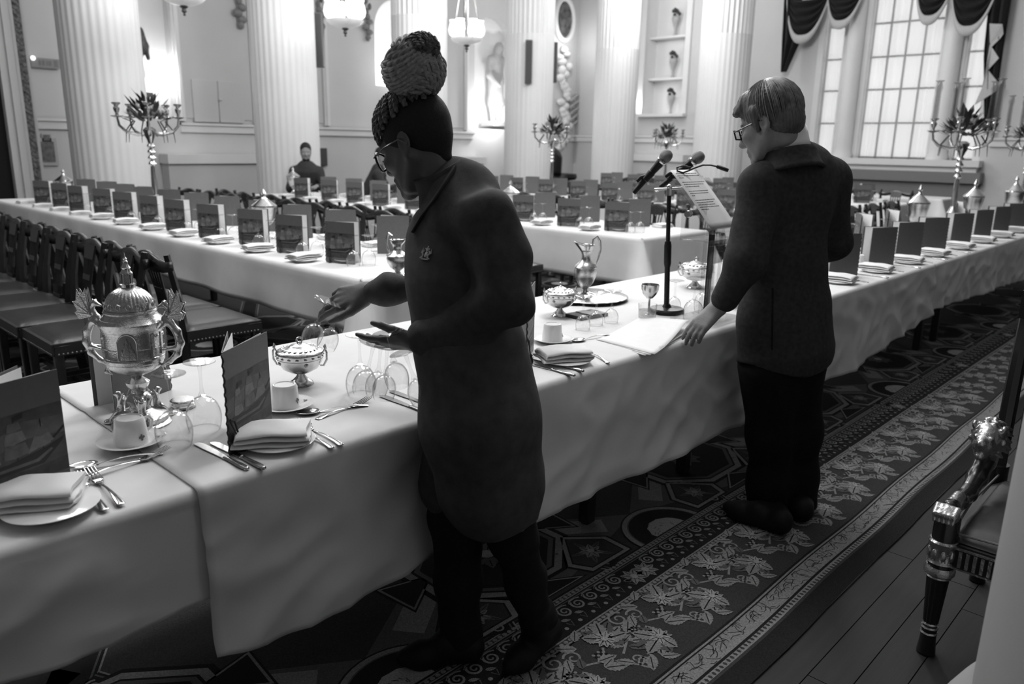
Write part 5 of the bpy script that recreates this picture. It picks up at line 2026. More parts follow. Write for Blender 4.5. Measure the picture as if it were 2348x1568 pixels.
# ================================================================== chairs
def make_chair():
    t = thing('dining_chair', '', 'chair')
    st = MB()

    def seat(s, v):
        x, y = (s - .5) * 2, (v - .5) * 2
        w = .235 + .01 * y
        q = (1 - abs(x) ** 5) * (1 - abs(y) ** 5)
        return (x * w, y * .205 + .005, .452 + .036 * q ** .4)
    st.grid(seat, 17, 17)
    st.build('seat', M_LEATHER, t, angle=70)
    rl = MB()
    rl.box((0, .208, .435), (.475, .018, .06)).box((0, -.2, .435), (.45, .018, .06))
    for s in (-1, 1):
        rl.box((s * .232, .0, .435), (.018, .41, .06))
    rl.build('seat_rail', M_LEATHER, t, smooth=False)
    nl = MB()
    for i in range(24):
        nl.ball((-.23 + .02 * i, .218, .412), (.0055, .003, .0055), 6, 4)
    for s in (-1, 1):
        for i in range(20):
            nl.ball((s * .242, -.19 + .02 * i, .412), (.003, .0055, .0055), 6, 4)
    nl.build('nail_trim', M_NAIL, t)
    for s in (-1, 1):
        MB().box((s * .215, .185, .215), (.042, .042, .41), taper=.8).build('leg', M_MAHOG, t, bevel=.005)
        MB().tube([(s * .2, -.24, 0), (s * .2, -.205, .25), (s * .2, -.2, .45), (s * .208, -.222, .65), (s * .222, -.268, .87)], [.021, .023, .024, .02, .017], 4, flat=(1, 1)).build('back_post', M_MAHOG, t, angle=50)
    tr = MB()
    n = 17

    def rail(s, v):
        x = (s - .5) * 2
        z = .845 + .028 * math.cos(x * PI) * (1 - x * x * .3) + .012 * x ** 4 + (.0 if v < .5 else -.07 + .022 * abs(x) ** 2)
        return (x * .248, -.262 - .018 * (1 - x * x), z)
    tr.grid(rail, n, 2)
    tr.build('top_rail', M_MAHOG, t, solid=.026, angle=60)
    sp = MB()

    def P(x, z):
        return (x, -.2 - .075 * ((z - .45) / .42) ** 1.3, z)
    hw = lambda z: .05 + .03 * max(0, (z - .47) / .36) ** 2.5 + .016 * math.exp(-((z - .545) / .045) ** 2)
    for k in range(-2, 3):
        sp.tube([P(hw(z) * k / 2, z) for z in [.47 + .36 * i / 10 for i in range(11)]], .0075, 4)
    for z0, z1, f in ((.76, .84, 1), (.64, .67, 1), (.465, .49, 1.2)):
        vs = [P(-hw(z0) * f, z0), P(hw(z0) * f, z0), P(hw(z1) * f, z1), P(-hw(z1) * f, z1)]
        sp.add([(x, y - .008, z) for x, y, z in vs] + [(x, y + .008, z) for x, y, z in vs], [(0, 1, 2, 3), (7, 6, 5, 4), (0, 4, 5, 1), (1, 5, 6, 2), (2, 6, 7, 3), (3, 7, 4, 0)])
    sp.build('splat', M_MAHOG, t, smooth=False)
    sr = MB().box((-.205, -.02, .16), (.02, .4, .028)).box((.205, -.02, .16), (.02, .4, .028)).box((0, 0, .16), (.4, .02, .028))
    sr.build('stretcher', M_MAHOG, t, smooth=False)
    return t


random.seed(31)
J = lambda a: random.uniform(-a, a)
CZ0 = .0
for i in range(9):
    put('chair', make_chair, (1.90 + J(.01), 4.18 + .51 * i, .011), -PI / 2 + J(.008), 'dark dining chair, %s from the open end, facing the nearest side table' % ORD[i], )
for i in range(6):
    put('chair', make_chair, (1.30 + J(.01), 4.34 + .51 * i, .011), PI / 2 + J(.008), 'dark leather chair, %s of the row turned away from the nearest side table' % ORD[i])
ROWS = [(3.86, PI / 2, 'A', 'far side of the nearest side table'), (4.64, -PI / 2, 'B', 'near side of the second side table'), (6.66, PI / 2, 'B', 'far side of the second side table'),
        (7.44, -PI / 2, 'C', 'near side of the third side table'), (9.44, PI / 2, 'C', 'far side of the third side table'), (10.4, -PI / 2, 'D', 'near side of the fourth side table'), (12.4, PI / 2, 'D', 'far side of the fourth side table')]
for x, rz, k, lab in ROWS:
    y0 = SPR[k][2]
    for i in range(1 if x in (4.64, 3.86) else 0, {'A': 11, 'B': 10, 'C': 9, 'D': 10}[k]):
        put('chair', make_chair, (x + J(.03), y0 + .5 + .545 * i, .011), rz + J(.06), 'dark chair, %s from the open end, %s' % (ORD[i], lab))
for i in range(5):
    put('chair', make_chair, (7.3 + .62 * i, 2.95 + J(.02), .011), PI + J(.05), 'dark chair, %s on the far side of the head table beyond the lectern' % ORD[i])
t = thing('round_back_chair', 'black round-backed chair by the wall under the medallion', 'chair', (15.2, 12.9, 0), .7)
MB().grid(lambda s, v: ((.42 + .05 * v) * math.cos(PI * s), .32 * math.sin(PI * s), .75 + .7 * v * (.55 + .45 * math.sin(PI * s) ** .5)), 24, 8).build('backrest', M_BLACK, t, solid=.1)
MB().lathe([(0, .62), (.36, .62), (.4, .68), (.38, .76), (0, .78)], 24).build('seat', M_BLACK, t)
for a in range(4):
    MB().box((.28 * math.cos(a * PI / 2 + .78), .28 * math.sin(a * PI / 2 + .78), .31), (.05, .05, .62)).build('leg', M_BLACK, t)

# ---- gilt and ebony armchair at the right, its front towards the near end of the room
ax, ay = 2.34, .5
t = thing('armchair', 'black and gilt armchair with carved lion heads and fluted front rail', 'armchair', (ax, ay, 0))
lg = lambda x, y: MB().lathe([(.02, 0), (.026, .004), (.022, .05), (.021, .09)], 24, c=(x, y, 0)).lathe([(.02, .09), (.03, .25), (.033, .262)], 48, c=(x, y, 0), flute=(12, .13, .09, .25))
for x, y in ((0, 0), (0, -.56), (.56, 0), (.56, -.56)):
    lg(x, y).build('leg', M_EBON, t)
    g = MB()
    for z, r in ((.088, .025), (.07, .025), (.1, .023), (.258, .036)):
        g.lathe([(r - .003, z - .004), (r, z), (r - .003, z + .004)], 24, c=(x, y, 0))
    if x == 0:
        g.lathe([(.033, .262), (.041, .268), (.042, .28), (.036, .29)], 28, c=(x, y, 0))
        g.lathe([(.032, .3), (.039, .304), (.034, .312), (.0345, .35), (.039, .356), (.041, .368), (.036, .374)], 28, c=(x, y, 0))
        for i in range(9):
            a = i * 2 * PI / 9
            g.ball((x + .035 * math.cos(a), y + .035 * math.sin(a), .332), (.006, .009, .017), 8, 5, M=Matrix.Rotation(a + .3, 3, 'Z'))
    g.build('gilt_mount', M_GILT, t)
    MB().lathe([(.034, .262), (.034, .44)], 24, c=(x, y, 0)).build('post', M_EBON, t)
fr = MB()
fr.box((0, -.28, .335), (.03, .5, .075), mi=0)
for i in range(26):
    fr.box((-.016, -.05 - .0185 * i, .333), (.008, .0085, .05), mi=1)
fr.box((-.016, -.28, .364), (.01, .5, .006), mi=1).box((-.016, -.28, .303), (.01, .5, .005), mi=1)
fr.build('front_rail', [M_EBON, M_GILT], t, smooth=False)
sr = MB()
for y in (-.0, -.56):
    sr.box((.28, y, .335), (.5, .03, .075))
sr.box((.56, -.28, .335), (.03, .5, .075))
sr.build('seat_rail', M_EBON, t, smooth=False)
MB().grid(lambda s, v: (.0 + .56 * s, -.56 * v, .375 + .045 * ((1 - (2 * s - 1) ** 6) * (1 - (2 * v - 1) ** 6)) ** .5), 16, 16).build('seat', M_SATIN, t, angle=80)
for y in (-.0, -.56):
    s = Solid(.0035, .015)
    pa = [(.0, y, .47), (.1, y, .455), (.19, y, .45), (.28, y, .475), (.36, y, .52)]
    s.chain(pa, [.022, .022, .024, .028, .03])
    s.build('arm', M_EBON, t)
    s = Solid(.003, .008)                       # the paw at the arm's front end
    s.cone((-.015, y, .458), (.09, y, .474), .026, .018).ell((-.02, y, .455), (.028, .034, .026))
    for k in range(-2, 3):
        s.cone((-.02, y + k * .013, .478), (-.046, y + k * .012, .462), .009, .008, k=.004)
        s.cone((-.046, y + k * .012, .462), (-.05, y + k * .012, .442), .007, .005, k=.004)
    s.lathe = None
    s.build('paw', M_GILT, t)
    s = Solid(.0032, .008)                      # lion's head with combed mane
    hc = Vector((.34, y, .59))
    s.ell(hc, (.06, .045, .052)).ell(hc + Vector((-.055, 0, -.01)), (.035, .03, .03)).cone(hc + Vector((-.05, 0, .015)), hc + Vector((-.085, 0, .004)), .014, .014)
    s.cone(hc + Vector((-.06, 0, -.035)), hc + Vector((-.08, 0, -.038)), .018, .014)
    s.cone(hc + Vector((.0, 0, -.02)), hc + Vector((.03, 0, -.09)), .042, .03)
    for sd in (-1, 1):
        s.ell(hc + Vector((-.06, sd * .02, .018)), (.01, .008, .007)).ell(hc + Vector((-.01, sd * .04, .038)), (.014, .008, .014))
    for i in range(34):
        a = random.uniform(-2.3, 2.3)
        q_ = hc + Vector((random.uniform(-.02, .05), .044 * math.sin(a), .05 * math.cos(a)))
        s.cone(q_, q_ + Vector((.045, .01 * math.sin(a), -.022 + .01 * math.cos(a))), .008, .004, k=.003)
    s.build('lion_head', M_GILT, t)
bk = MB()
for y in (0, -.56):
    bk.tube([(.56, y, .4), (.57, y, .7), (.6, y, 1.0)], [.024, .024, .02], 8)
bk.box((.59, -.28, .98), (.04, .6, .09))
bk.build('back_frame', M_EBON, t)
MB().box((.575, -.28, .7), (.04, .48, .42)).build('backrest', M_SATIN, t, bevel=.015)
pp = MB().tube([(.01, -.02, .41), (.2, -.012, .425), (.55, -.012, .41)], .0035, 6).tube([(.01, -.02, .395), (.008, -.3, .41), (.01, -.54, .395)], .0035, 6)
pp.build('piping', mat('pale_piping', .16, .6), t)

# ---- the near column at the right edge of the view
M_NEARCOL = mat('near_column_shaded_paint', .36, .55, var=.04, vscale=3)  # same column paint, darkened so the colour carries this column's shade
t = thing('column', 'smooth pale column with flared base in the near right foreground', 'column', (1.60, -.268, 0))
MB().lathe([(.515, .48), (.512, 1.2), (.5, 4), (.47, CEIL)], 96).build('shaft', M_NEARCOL, t)
MB().lathe([(.65, .0), (.65, .1), (.652, .14), (.645, .2), (.625, .27), (.595, .335), (.56, .4), (.535, .44), (.52, .475), (.515, .49)], 144, flute=(30, .018, .0, .38)).build('base', M_NEARCOL, t)
# ================================================================== people
from mathutils.bvhtree import BVHTree
UP = Vector((0, 0, 1))
H3 = Vector((HX, HY, 0))


def vec(x, y, z=0.):
    return Vector((x, y, z)).normalized()


def frame3(f, tilt):
    """head frame: forward, right, up"""
    f = Vector((f[0], f[1], 0)).normalized()
    F = f * math.cos(tilt) - UP * math.sin(tilt)
    U = f * math.sin(tilt) + UP * math.cos(tilt)
    return F, F.cross(U), U


def rows(F, R, U):
    return np.array([F, R, U])


def head(S, O, F, R, U, q=1., jaw=1., nose=1.):
    """a skull with brow, nose, lips, chin, eyes and ears; O between the ears"""
    M = rows(F, R, U)
    P = lambda f, r, u: O + (F * f + R * r + U * u) * q
    S.ell(P(-.004, 0, .045), (.092 * q, .073 * q, .09 * q), M, k=.02)
    S.ell(P(.03, 0, .0), (.062 * q, .064 * q, .085 * q), M, k=.02)
    S.ell(P(.038, 0, -.05), (.05 * q, .05 * q * jaw, .06 * q), M, k=.02)
    for s in (-1, 1):
        S.cone(P(.0, s * .054, -.03), P(.05, s * .032 * jaw, -.088), .02 * q, .016 * q, k=.02)
        S.ell(P(.068, s * .037, -.02), (.022 * q, .022 * q, .022 * q), M, k=.015)
        S.ell(P(.079, s * .031, .012), (.012 * q, .014 * q, .01 * q), M, k=.012, sub=True)
        S.ell(P(.073, s * .031, .012), (.012 * q, .0125 * q, .0115 * q), M, k=.003)
        S.cone(P(.083, s * .012, .028), P(.076, s * .05, .026), .0085 * q, .006 * q, k=.012)
        S.cone(P(.094, s * .009, -.036), P(.09, s * .011, -.037), .008 * q, .007 * q, k=.006)
        # ear: shell, rim, lobe and hollow
        S.ell(P(-.008, s * .076, .004), (.018 * q, .008 * q, .029 * q), rows((F * .96 + R * s * .27), R, U), k=.006)
        S.ell(P(-.002, s * .074, -.026), (.009 * q, .006 * q, .01 * q), M, k=.006)
        S.ell(P(-.005, s * .083, .004), (.01 * q, .006 * q, .016 * q), M, k=.003, sub=True)
    S.cone(P(.088, 0, .01), P(.108 * nose, 0, -.028), .009 * q, .0125 * q, k=.012)
    S.ell(P(.105 * nose, 0, -.033), (.012 * q, .013 * q, .009 * q), M, k=.008)
    S.cone(P(.087, -.016, -.0605), P(.087, .016, -.0605), .0085 * q, .0085 * q, k=.006)
    S.cone(P(.084, -.013, -.0735), P(.084, .013, -.0735), .0095 * q, .0095 * q, k=.006)
    S.cone(P(.0955, -.022, -.067), P(.0955, .022, -.067), .003 * q, .003 * q, k=.003, sub=True)
    S.ell(P(.074, 0, -.1), (.02 * q, .022 * q, .018 * q), M, k=.018)


def hand(S, w, a, n, thumb, curls, td, q=1., spread=1.):
    """palm, four jointed fingers of different lengths and a thumb leaving the palm's side; thumb = direction of the thumb side"""
    a, n = a.normalized(), (n - a * n.dot(a.normalized())).normalized()
    s = a.cross(n)
    if s.dot(thumb) < 0:
        s = -s
    S.cone(w - a * .03, w + a * .012, .025 * q, .022 * q, flat=(n, .75), k=.015)
    for i, (o, L, c) in enumerate(zip((.031, .0105, -.0105, -.03), (.074, .082, .076, .06), curls)):
        b = w + a * ((.092, .095, .091, .083)[i] * q) + s * (o * q)
        S.cone(w + a * .012 + s * (o * .55 * q), b, .0145 * q, .0108 * q, k=.012)
        ang, p = 0., b
        for j, (fr, r0, r1) in enumerate(((.46, .0098, .0088), (.31, .0087, .008), (.23, .0079, .0062))):
            ang += c * (.75, 1., .75)[j]
            d = (a * math.cos(ang) - n * math.sin(ang) + s * (o * 2.2 * spread * (1 if j == 0 else .6))).normalized()
            e = p + d * (L * fr * q)
            S.cone(p, e, r0 * q, r1 * q, k=.003)
            p = e
    b = w + a * .018 * q + s * .024 * q - n * .006
    d1 = (td + s * .3).normalized()
    p1 = b + d1 * .044 * q
    p2 = p1 + td.normalized() * .034 * q
    p3 = p2 + (td.normalized() * .8 + a * .5).normalized() * .026 * q
    S.cone(b, p1, .0165 * q, .0125 * q, k=.014).cone(p1, p2, .0118 * q, .0105 * q, k=.003).cone(p2, p3, .0103 * q, .0075 * q, k=.003)


def folds(amp, seed, fx=16., fz=9., th=.0):
    rnd = np.random.RandomState(seed)
    ks = [(rnd.uniform(.4, 1.4, 1)[0] * fx * rnd.choice([-1, 1]), rnd.uniform(.3, 1.2) * fx * rnd.choice([-1, 1]), rnd.uniform(.4, 1.5) * fz * rnd.choice([-1, 1]), rnd.uniform(0, 6)) for _ in range(7)]

    def f(V):
        s = np.zeros(len(V))
        for a, b, c, p in ks:
            q = np.sin(V[:, 0] * a + V[:, 1] * b + V[:, 2] * c + p + 1.3 * np.sin(V[:, 2] * c * .7 + V[:, 0] * 5))
            s += 1 - 2 * np.abs(q) ** 1.4
        return amp * s / 2.6
    return f


def own(o, root):
    o.parent = root
    o.location = -root.location
    return o


def bvh(*objs):
    vs, fs = [], []
    for o in objs:
        b = len(vs)
        vs += [v.co.copy() for v in o.data.vertices]
        fs += [[b + i for i in p.vertices] for p in o.data.polygons]
    return BVHTree.FromPolygons(vs, fs)


def cast(tree, px, py):
    d = Vector(ray(px, py)).normalized()
    h = tree.ray_cast(Vector((0, 0, EYE)), d)
    return (h[0], h[1]) if h[0] else (None, None)


def braid(mb, pts, r, tw=60.):
    """two strands twisted round each other along a path"""
    pts = [Vector(p) for p in pts]
    fine = []
    for i in range(len(pts) - 1):
        n = max(2, int((pts[i + 1] - pts[i]).length / .006))
        for k in range(n):
            fine.append(pts[i].lerp(pts[i + 1], k / n))
    fine.append(pts[-1])
    L = 0
    A, B = [], []
    for i, p in enumerate(fine):
        t = (fine[min(i + 1, len(fine) - 1)] - fine[max(i - 1, 0)]).normalized()
        if i:
            L += (p - fine[i - 1]).length
        u = t.cross(UP)
        u = u.normalized() if u.length > .05 else t.cross(Vector((1, 0, 0))).normalized()
        w = t.cross(u)
        o = u * math.cos(L * tw * PI) + w * math.sin(L * tw * PI)
        A.append(p + o * r * .55)
        B.append(p - o * r * .55)
    mb.tube(A, r * .72, 6)
    mb.tube(B, r * .72, 6)


# ------------------------------------------------------------------ the woman with the glasses
def woman():
    D = 1.90
    root = thing('person', 'woman with braided bun and glasses in black shirt and apron lifting wine glasses', 'person', (1.40, 1.38, .0108))
    ft = vec(-.896, .444)
    Rt = Vector((ft.y, -ft.x, 0))
    fh = vec(-.29, .957)
    F, R, U = frame3(fh, .38)
    E = W(921, 333, D - .045)
    O = E + R * .072
    c1, c2, c3, c4 = W(1052, 492, D), W(1053, 640, D - .015), W(1070, 790, D - .05), W(1088, 920, D - .065)
    neck = W(1018, 432, D)
    SL, SR = W(1116, 504, D - .14), W(1030, 510, D + .14)
    EL, ER = W(1164, 690, D - .19), W(1000, 655, D + .19)
    WL, WR = W(958, 785, D - .10), W(848, 668, D + .235)
    hipL, hipR = W(1135, 930, D - .1), W(1045, 930, D - .05)
    kneeL, kneeR = W(1176, 1225, D - .05), W(1046, 1190, D + .0)
    ankL, ankR = W(1232, 1400, 1.945), W(1058, 1445, 1.975)
    # body: one skin
    S = Solid(.0042, .02)
    head(S, O, F, R, U, .95, .95, .97)
    S.cone(O - U * .05 - F * .022, neck, .044, .047, k=.025).cone(neck, c1, .045, .07, flat=(ft, .7))
    S.cone(c1, c3, .1, .11, flat=(ft, .7)).cone(c3, c4, .125, .14, flat=(ft, .75))
    S.chain([SL, EL, WL], [.045, .036, .024]).chain([SR, ER, WR], [.045, .036, .024])
    S.cone(c1 - UP * .02, SL, .045, .04).cone(c1 - UP * .02, SR, .045, .04)
    S.chain([hipL, W(1140, 1080, D - .06), kneeL, W(1205, 1330, 1.93), ankL], [.055, .05, .04, .034, .03]).chain([hipR, kneeR, W(1052, 1330, D + .04), ankR], [.06, .045, .036, .032])
    for k_, a_, hl, tt in ((0, ankL, on_z(1262, 1452, .05), on_z(1165, 1538, .03)), (1, ankR, on_z(1078, 1495, .04), on_z(925, 1507, .03))):
        S.cone(a_, hl, .026, .02).cone(hl, hl.lerp(tt, .7), .02, .015)
    # far (right) hand: reaches out and pinches two glass feet
    a = (W(752, 693, D + .25) - WR)
    hand(S, WR, a, UP * .6 - H3 * .55, -H3 + UP * .3, (.3, .4, .55, .7), (a.normalized() * .9 - UP * .2 - H3 * .35), 1.05)
    # near (left) hand: palm up under the feet
    a2 = W(868, 786, D - .07) - WL
    hand(S, WL, a2, -UP * .7 - H3 * .45, UP * .6 - H3 * .4, (.12, .18, .28, .4), (a2.normalized() * .85 + UP * .35), .9, 1.2)
    S.floor(root.location)
    own(S.build('body', M_SKIN_D, root), root)
    # shirt
    S = Solid(.0055, .035)
    S.cone(c1 + UP * .01, c2, .13, .147, flat=(ft, .74)).cone(c2, c3, .15, .142, flat=(ft, .76)).cone(c3, c4, .14, .135, flat=(ft, .8))
    S.cone(neck - UP * .03, c1, .055, .11, flat=(ft, .75)).cone(W(1072, 448, D), c1, .045, .115, flat=(ft, .8))
    S.cone(c1 + UP * .015, SL, .075, .064).cone(c1 + UP * .01, SR, .075, .06)
    S.chain([SL, SL.lerp(EL, .5) + (-ft) * .012, EL], [.066, .066, .058]).chain([EL, EL.lerp(WL, .55) - UP * .012, WL + (EL - WL).normalized() * .02], [.06, .056, .041])
    S.chain([SR, ER], [.055, .044]).chain([ER, ER.lerp(WR, .7), WR + (ER - WR).normalized() * .012], [.041, .039, .037])
    S.cone(c4, W(1030, 1110, D - .01), .125, .08, flat=(ft, .85))
    # collar
    S.cone(W(1050, 388, D), W(1000, 455, D - .04), .02, .014, k=.02)
    shirt = own(S.build('shirt', M_SHIRT, root, folds(.0085, 3, 13, 8)), root)
    cc_, an_ = W(1014, 414, D - .005), (UP * .86 + ft * .42 - H3 * .05).normalized()
    g1 = an_.cross(Rt).normalized()
    cg = MB().grid(lambda u, v: cc_ + (Rt * math.cos(2 * PI * u) * .058 + g1 * math.sin(2 * PI * u) * .06) * (1 + .25 * (1 - v) ** 2) + an_ * (-.045 + .075 * v) , 40, 7, wrap=True)
    own(cg.build('collar', M_SHIRT, solid=.006), root)
    # apron: bib, skirt, strap
    S = Solid(.0055, .03)
    S.cone(W(1034, 560, D) + ft * .01, c2 + ft * .016, .12, .147, flat=(ft, .78)).cone(c2 + ft * .016, c3 + ft * .012, .147, .15, flat=(ft, .78))
    sk = [W(1078, 800, D - .055), W(1098, 960, D - .075), W(1122, 1110, D - .075), W(1150, 1200, D - .07)]
    S.chain(sk, [.152, .166, .145, .102], flat=(ft, .92))
    S.cone(W(1206, 1120, D - .08), W(1196, 1220, D - .08), .036, .03)
    S.cone(sk[3] - UP * .16, sk[3] - UP * .32, .2, .2, k=.008, sub=True)
    apron = own(S.build('apron', M_APRON, root, folds(.0065, 8, 9, 6)), root)
    T = bvh(shirt, apron)
    pts = []
    for px, py in ((948, 532), (972, 492), (1000, 455), (1022, 420), (1042, 388)):
        h, n_ = cast(T, px, py)
        if h:
            pts.append(h + n_ * .003)
    if len(pts) > 1:
        under(MB().tube(pts, .012, 8, flat=(1, .4)).build('apron_strap', M_APRON), apron)
    h, n_ = cast(T, 978, 583)
    if h:
        q = n_.to_track_quat('Y', 'Z').to_matrix()
        m = MB()
        for x, z, rx, rz in ((0, -.001, .0052, .0075), (0, .0095, .0042, .0035), (0, .016, .0025, .004), (-.005, .0125, .003, .002), (.005, .0125, .003, .002), (0, -.0125, .013, .0016)):
            m.ball(h + q @ Vector((x, .0015, z)), (rx, .0012, rz), 10, 6, M=q)
        for s_ in (-1, 1):
            m.tube([h + q @ Vector((s_ * x, .002, z)) for x, z in ((.0155, -.011), (.009, -.0085), (.0085, -.003), (.012, .002), (.0085, .0065), (.0065, .0085))], [.001, .0018, .0022, .0024, .0016, .001], 6)
            for k in range(4):
                m.tube([h + q @ Vector((s_ * .0115, .002, .001)), h + q @ Vector((s_ * (.0135 + .0014 * k), .002, .014 - .0035 * k))], [.0012, .0006], 5)
            m.tube([h + q @ Vector((s_ * x, .002, z)) for x, z in ((.006, -.009), (.011, -.0105), (.0145, -.0085))], .0009, 5)
        under(m.build('embroidered_crest', M_EMB), apron)
    bt = MB()
    for px, py in ((958, 480), (966, 458)):
        h, n_ = cast(T, px, py)
        if h:
            bt.lathe([(0, 0), (.0055, 0), (.006, .0015), (.004, .0022), (0, .0016)], 14, c=h, M=n_.to_track_quat('Z', 'Y').to_matrix())
    if bt.v:
        under(bt.build('button', mat('dark_button', .06, .3)), shirt)
    # trousers and shoes
    S = Solid(.006, .04)
    S.chain([hipR, kneeR, W(1052, 1330, D + .04), W(1056, 1462, 1.97)], [.09, .07, .062, .064])
    S.chain([hipL + UP * .0, W(1140, 1080, D - .06), kneeL, W(1205, 1330, 1.93), W(1236, 1412, 1.945)], [.075, .07, .062, .054, .052])
    S.floor(root.location, .03)
    own(S.build('trousers', M_TROUS, root, folds(.004, 5, 10, 12)), root)
    for tip, heel, an in ((on_z(912, 1508, .036), on_z(1078, 1490, .045), ankR), (on_z(1160, 1535, .036), on_z(1258, 1452, .05), ankL)):
        S = Solid(.005, .03)
        d = (tip - heel)
        d.z = 0
        d.normalize()
        ball = heel.lerp(tip, .68)
        S.cone(heel, ball, .033, .037).cone(ball, tip - d * .02, .037, .024).cone(heel + UP * .02, an - UP * .02, .038, .05).cone(heel.lerp(tip, .35) + UP * .035, an, .035, .045)
        S.floor(root.location)
        own(S.build('shoe', M_SHOE, root), root)
    # cropped sides
    S = Solid(.0042, .012)
    M = rows(F, R, U)
    S.ell(O + U * .044 - F * .004, (.0945, .076, .0925), M)
    S.cone(O - F * .048 - U * .01, O - F * .052 - U * .05, .034, .022, k=.03)
    S.ell(O + F * .262 + U * .02, (.21, .3, .24), M, sub=True)
    S.ell(O + F * .03 - U * .19, (.13, .3, .17), M, sub=True)
    own(S.build('cropped_hair', M_HAIRD, root), root)
    # bun of wrapped braids
    bun = MB()
    bc = W(950, 158, D - .0)
    ax_ = (UP + U * .25).normalized()
    e1 = ax_.cross(H3).normalized()
    e2 = ax_.cross(e1)
    right = H3.cross(UP).normalized()                 # towards the right hand side as one faces her bun
    loops = []
    for i in range(8):                                  # the lower band
        loops.append(((UP + right * -.13 + H3 * .1).normalized(), -.056 + .009 * i, .067))
    for i in range(9):                                  # the band swept up over the left side
        loops.append(((UP * .55 + right * -.8 - H3 * .25).normalized(), .06 - .008 * i, .0695))
    for i in range(7):                                  # the band behind, leaning the other way
        loops.append(((UP * .6 + right * .7 + H3 * .3).normalized(), .055 - .0095 * i, .068))
    for n_, d_, r_ in loops:
        g1 = n_.cross(H3).normalized()
        g2 = n_.cross(g1)
        rr = math.sqrt(max(.0002, r_ * r_ - d_ * d_))
        braid(bun, [bc + n_ * d_ + (g1 * math.cos(u * .2244) + g2 * math.sin(u * .2244)) * rr for u in range(29)], .0068, 38)
    bun.ball(bc, .06, 20, 14)
    bno = own(bun.build('braided_bun', M_BRAID), root)
    core = MB()
    cc = bc + UP * .042 + right * .022 - H3 * .05
    for i in range(6):
        braid(core, [cc - H3 * (.012 - .004 * i) + right * (.006 + .006 * i) * math.cos(u * .4 + i) + UP * (.004 + .005 * i) * math.sin(u * .4 + i) for u in range(14)], .007, 75)
    under(core.build('bun_coil', M_BRAID2), bno)
    fr = MB()
    random.seed(14)
    for row_, (t0, t1s) in enumerate(((.7, 1.15), (.5, 1.0), (.8, 1.3))):
        for i in range(22):
            az = -2.7 + 3.9 * i / 21 + random.uniform(-.06, .06)
            tgt = .92 if az > -.15 else (.92 + .8 * (-.15 - az) / .5 if az > -.65 else (1.72 - .38 * (-.65 - az) if az > -1.6 else 1.36 - .25 * (-1.6 - az)))
            t1 = tgt * (.8, .92, 1.)[row_] + random.uniform(-.07, .07)
            pts = []
            for k in range(6):
                th = t0 + (t1 - t0) * k / 5
                rr = 1.03 + .03 * math.sin(PI * k / 5) + .02 * row_
                pts.append(O + U * .045 - F * .004 + F * (.092 * rr * math.sin(th) * math.cos(az)) + R * (.075 * rr * math.sin(th) * math.sin(az)) + U * (.092 * rr * math.cos(th)))
            braid(fr, pts, .0056, 85)
    own(fr.build('hanging_braid', M_BRAID2), root)
    # spectacles
    gl = MB()
    ln = MB()
    for s in (-1, 1):
        c = O + F * .104 + R * s * .033 - U * .004
        ring = [c + R * (.0265 * math.cos(i * PI / 14)) + U * (.023 * math.sin(i * PI / 14)) - F * (.012 * abs(s * math.cos(i * PI / 14) + .2)) for i in range(28)]
        gl.tube(ring, .0026, 8, closed=True)
        ln.add([c] + ring, [(0, 1 + i, 1 + (i + 1) % 28) for i in range(28)])
        gl.tube([c + R * s * .027 + U * .008 - F * .01, O + F * .05 + R * s * .073 + U * .012, O + R * s * .078 + U * .014, O - F * .02 + R * s * .078 - U * .004], .0018, 6)
    gl.tube([O + F * .108 - R * .0075, O + F * .113 + U * .003, O + F * .108 + R * .0075], .002, 6)
    sf = own(gl.build('spectacle_frame', M_FRAME), root)
    under(ln.build('spectacle_lens', GLASS), sf)
    # the glasses she holds
    G = [('sglass', SG, (750, 690), (714, 775), D + .235, 'small wine glass held in her far hand, nearer the table end'), ('sglass', SG, (777, 698), (750, 788), D + .225, 'small wine glass held in her far hand, over the tureen'),
         ('sglass', SG, (858, 786), (832, 899), D - .055, 'upturned glass hanging lowest by the standing glass from her near hand'), ('sglass', SG, (889, 793), (880, 904), D - .075, 'upturned glass hanging straight down below her palm'),
         ('sglass', SG, (890, 762), (911, 873), D - .14, 'upturned glass whose foot rests over her thumb'), ('sglass', SG, (927, 806), (953, 876), D - .1, 'upturned glass hanging from her near hand against the apron'),
         ('sglass', SG, (874, 788), (863, 894), D - .02, 'upturned glass hanging behind the others in her near hand')]
    for kind, mk, fpx, mpx, dd, lab in G:
        f_, m_ = W(*fpx, dd), W(*mpx, dd)
        d = (f_ - m_).normalized()
        o = put(kind, mk, f_ - d * .134, 0, lab)
        o.rotation_euler = d.to_track_quat('Z', 'Y').to_euler()


woman()


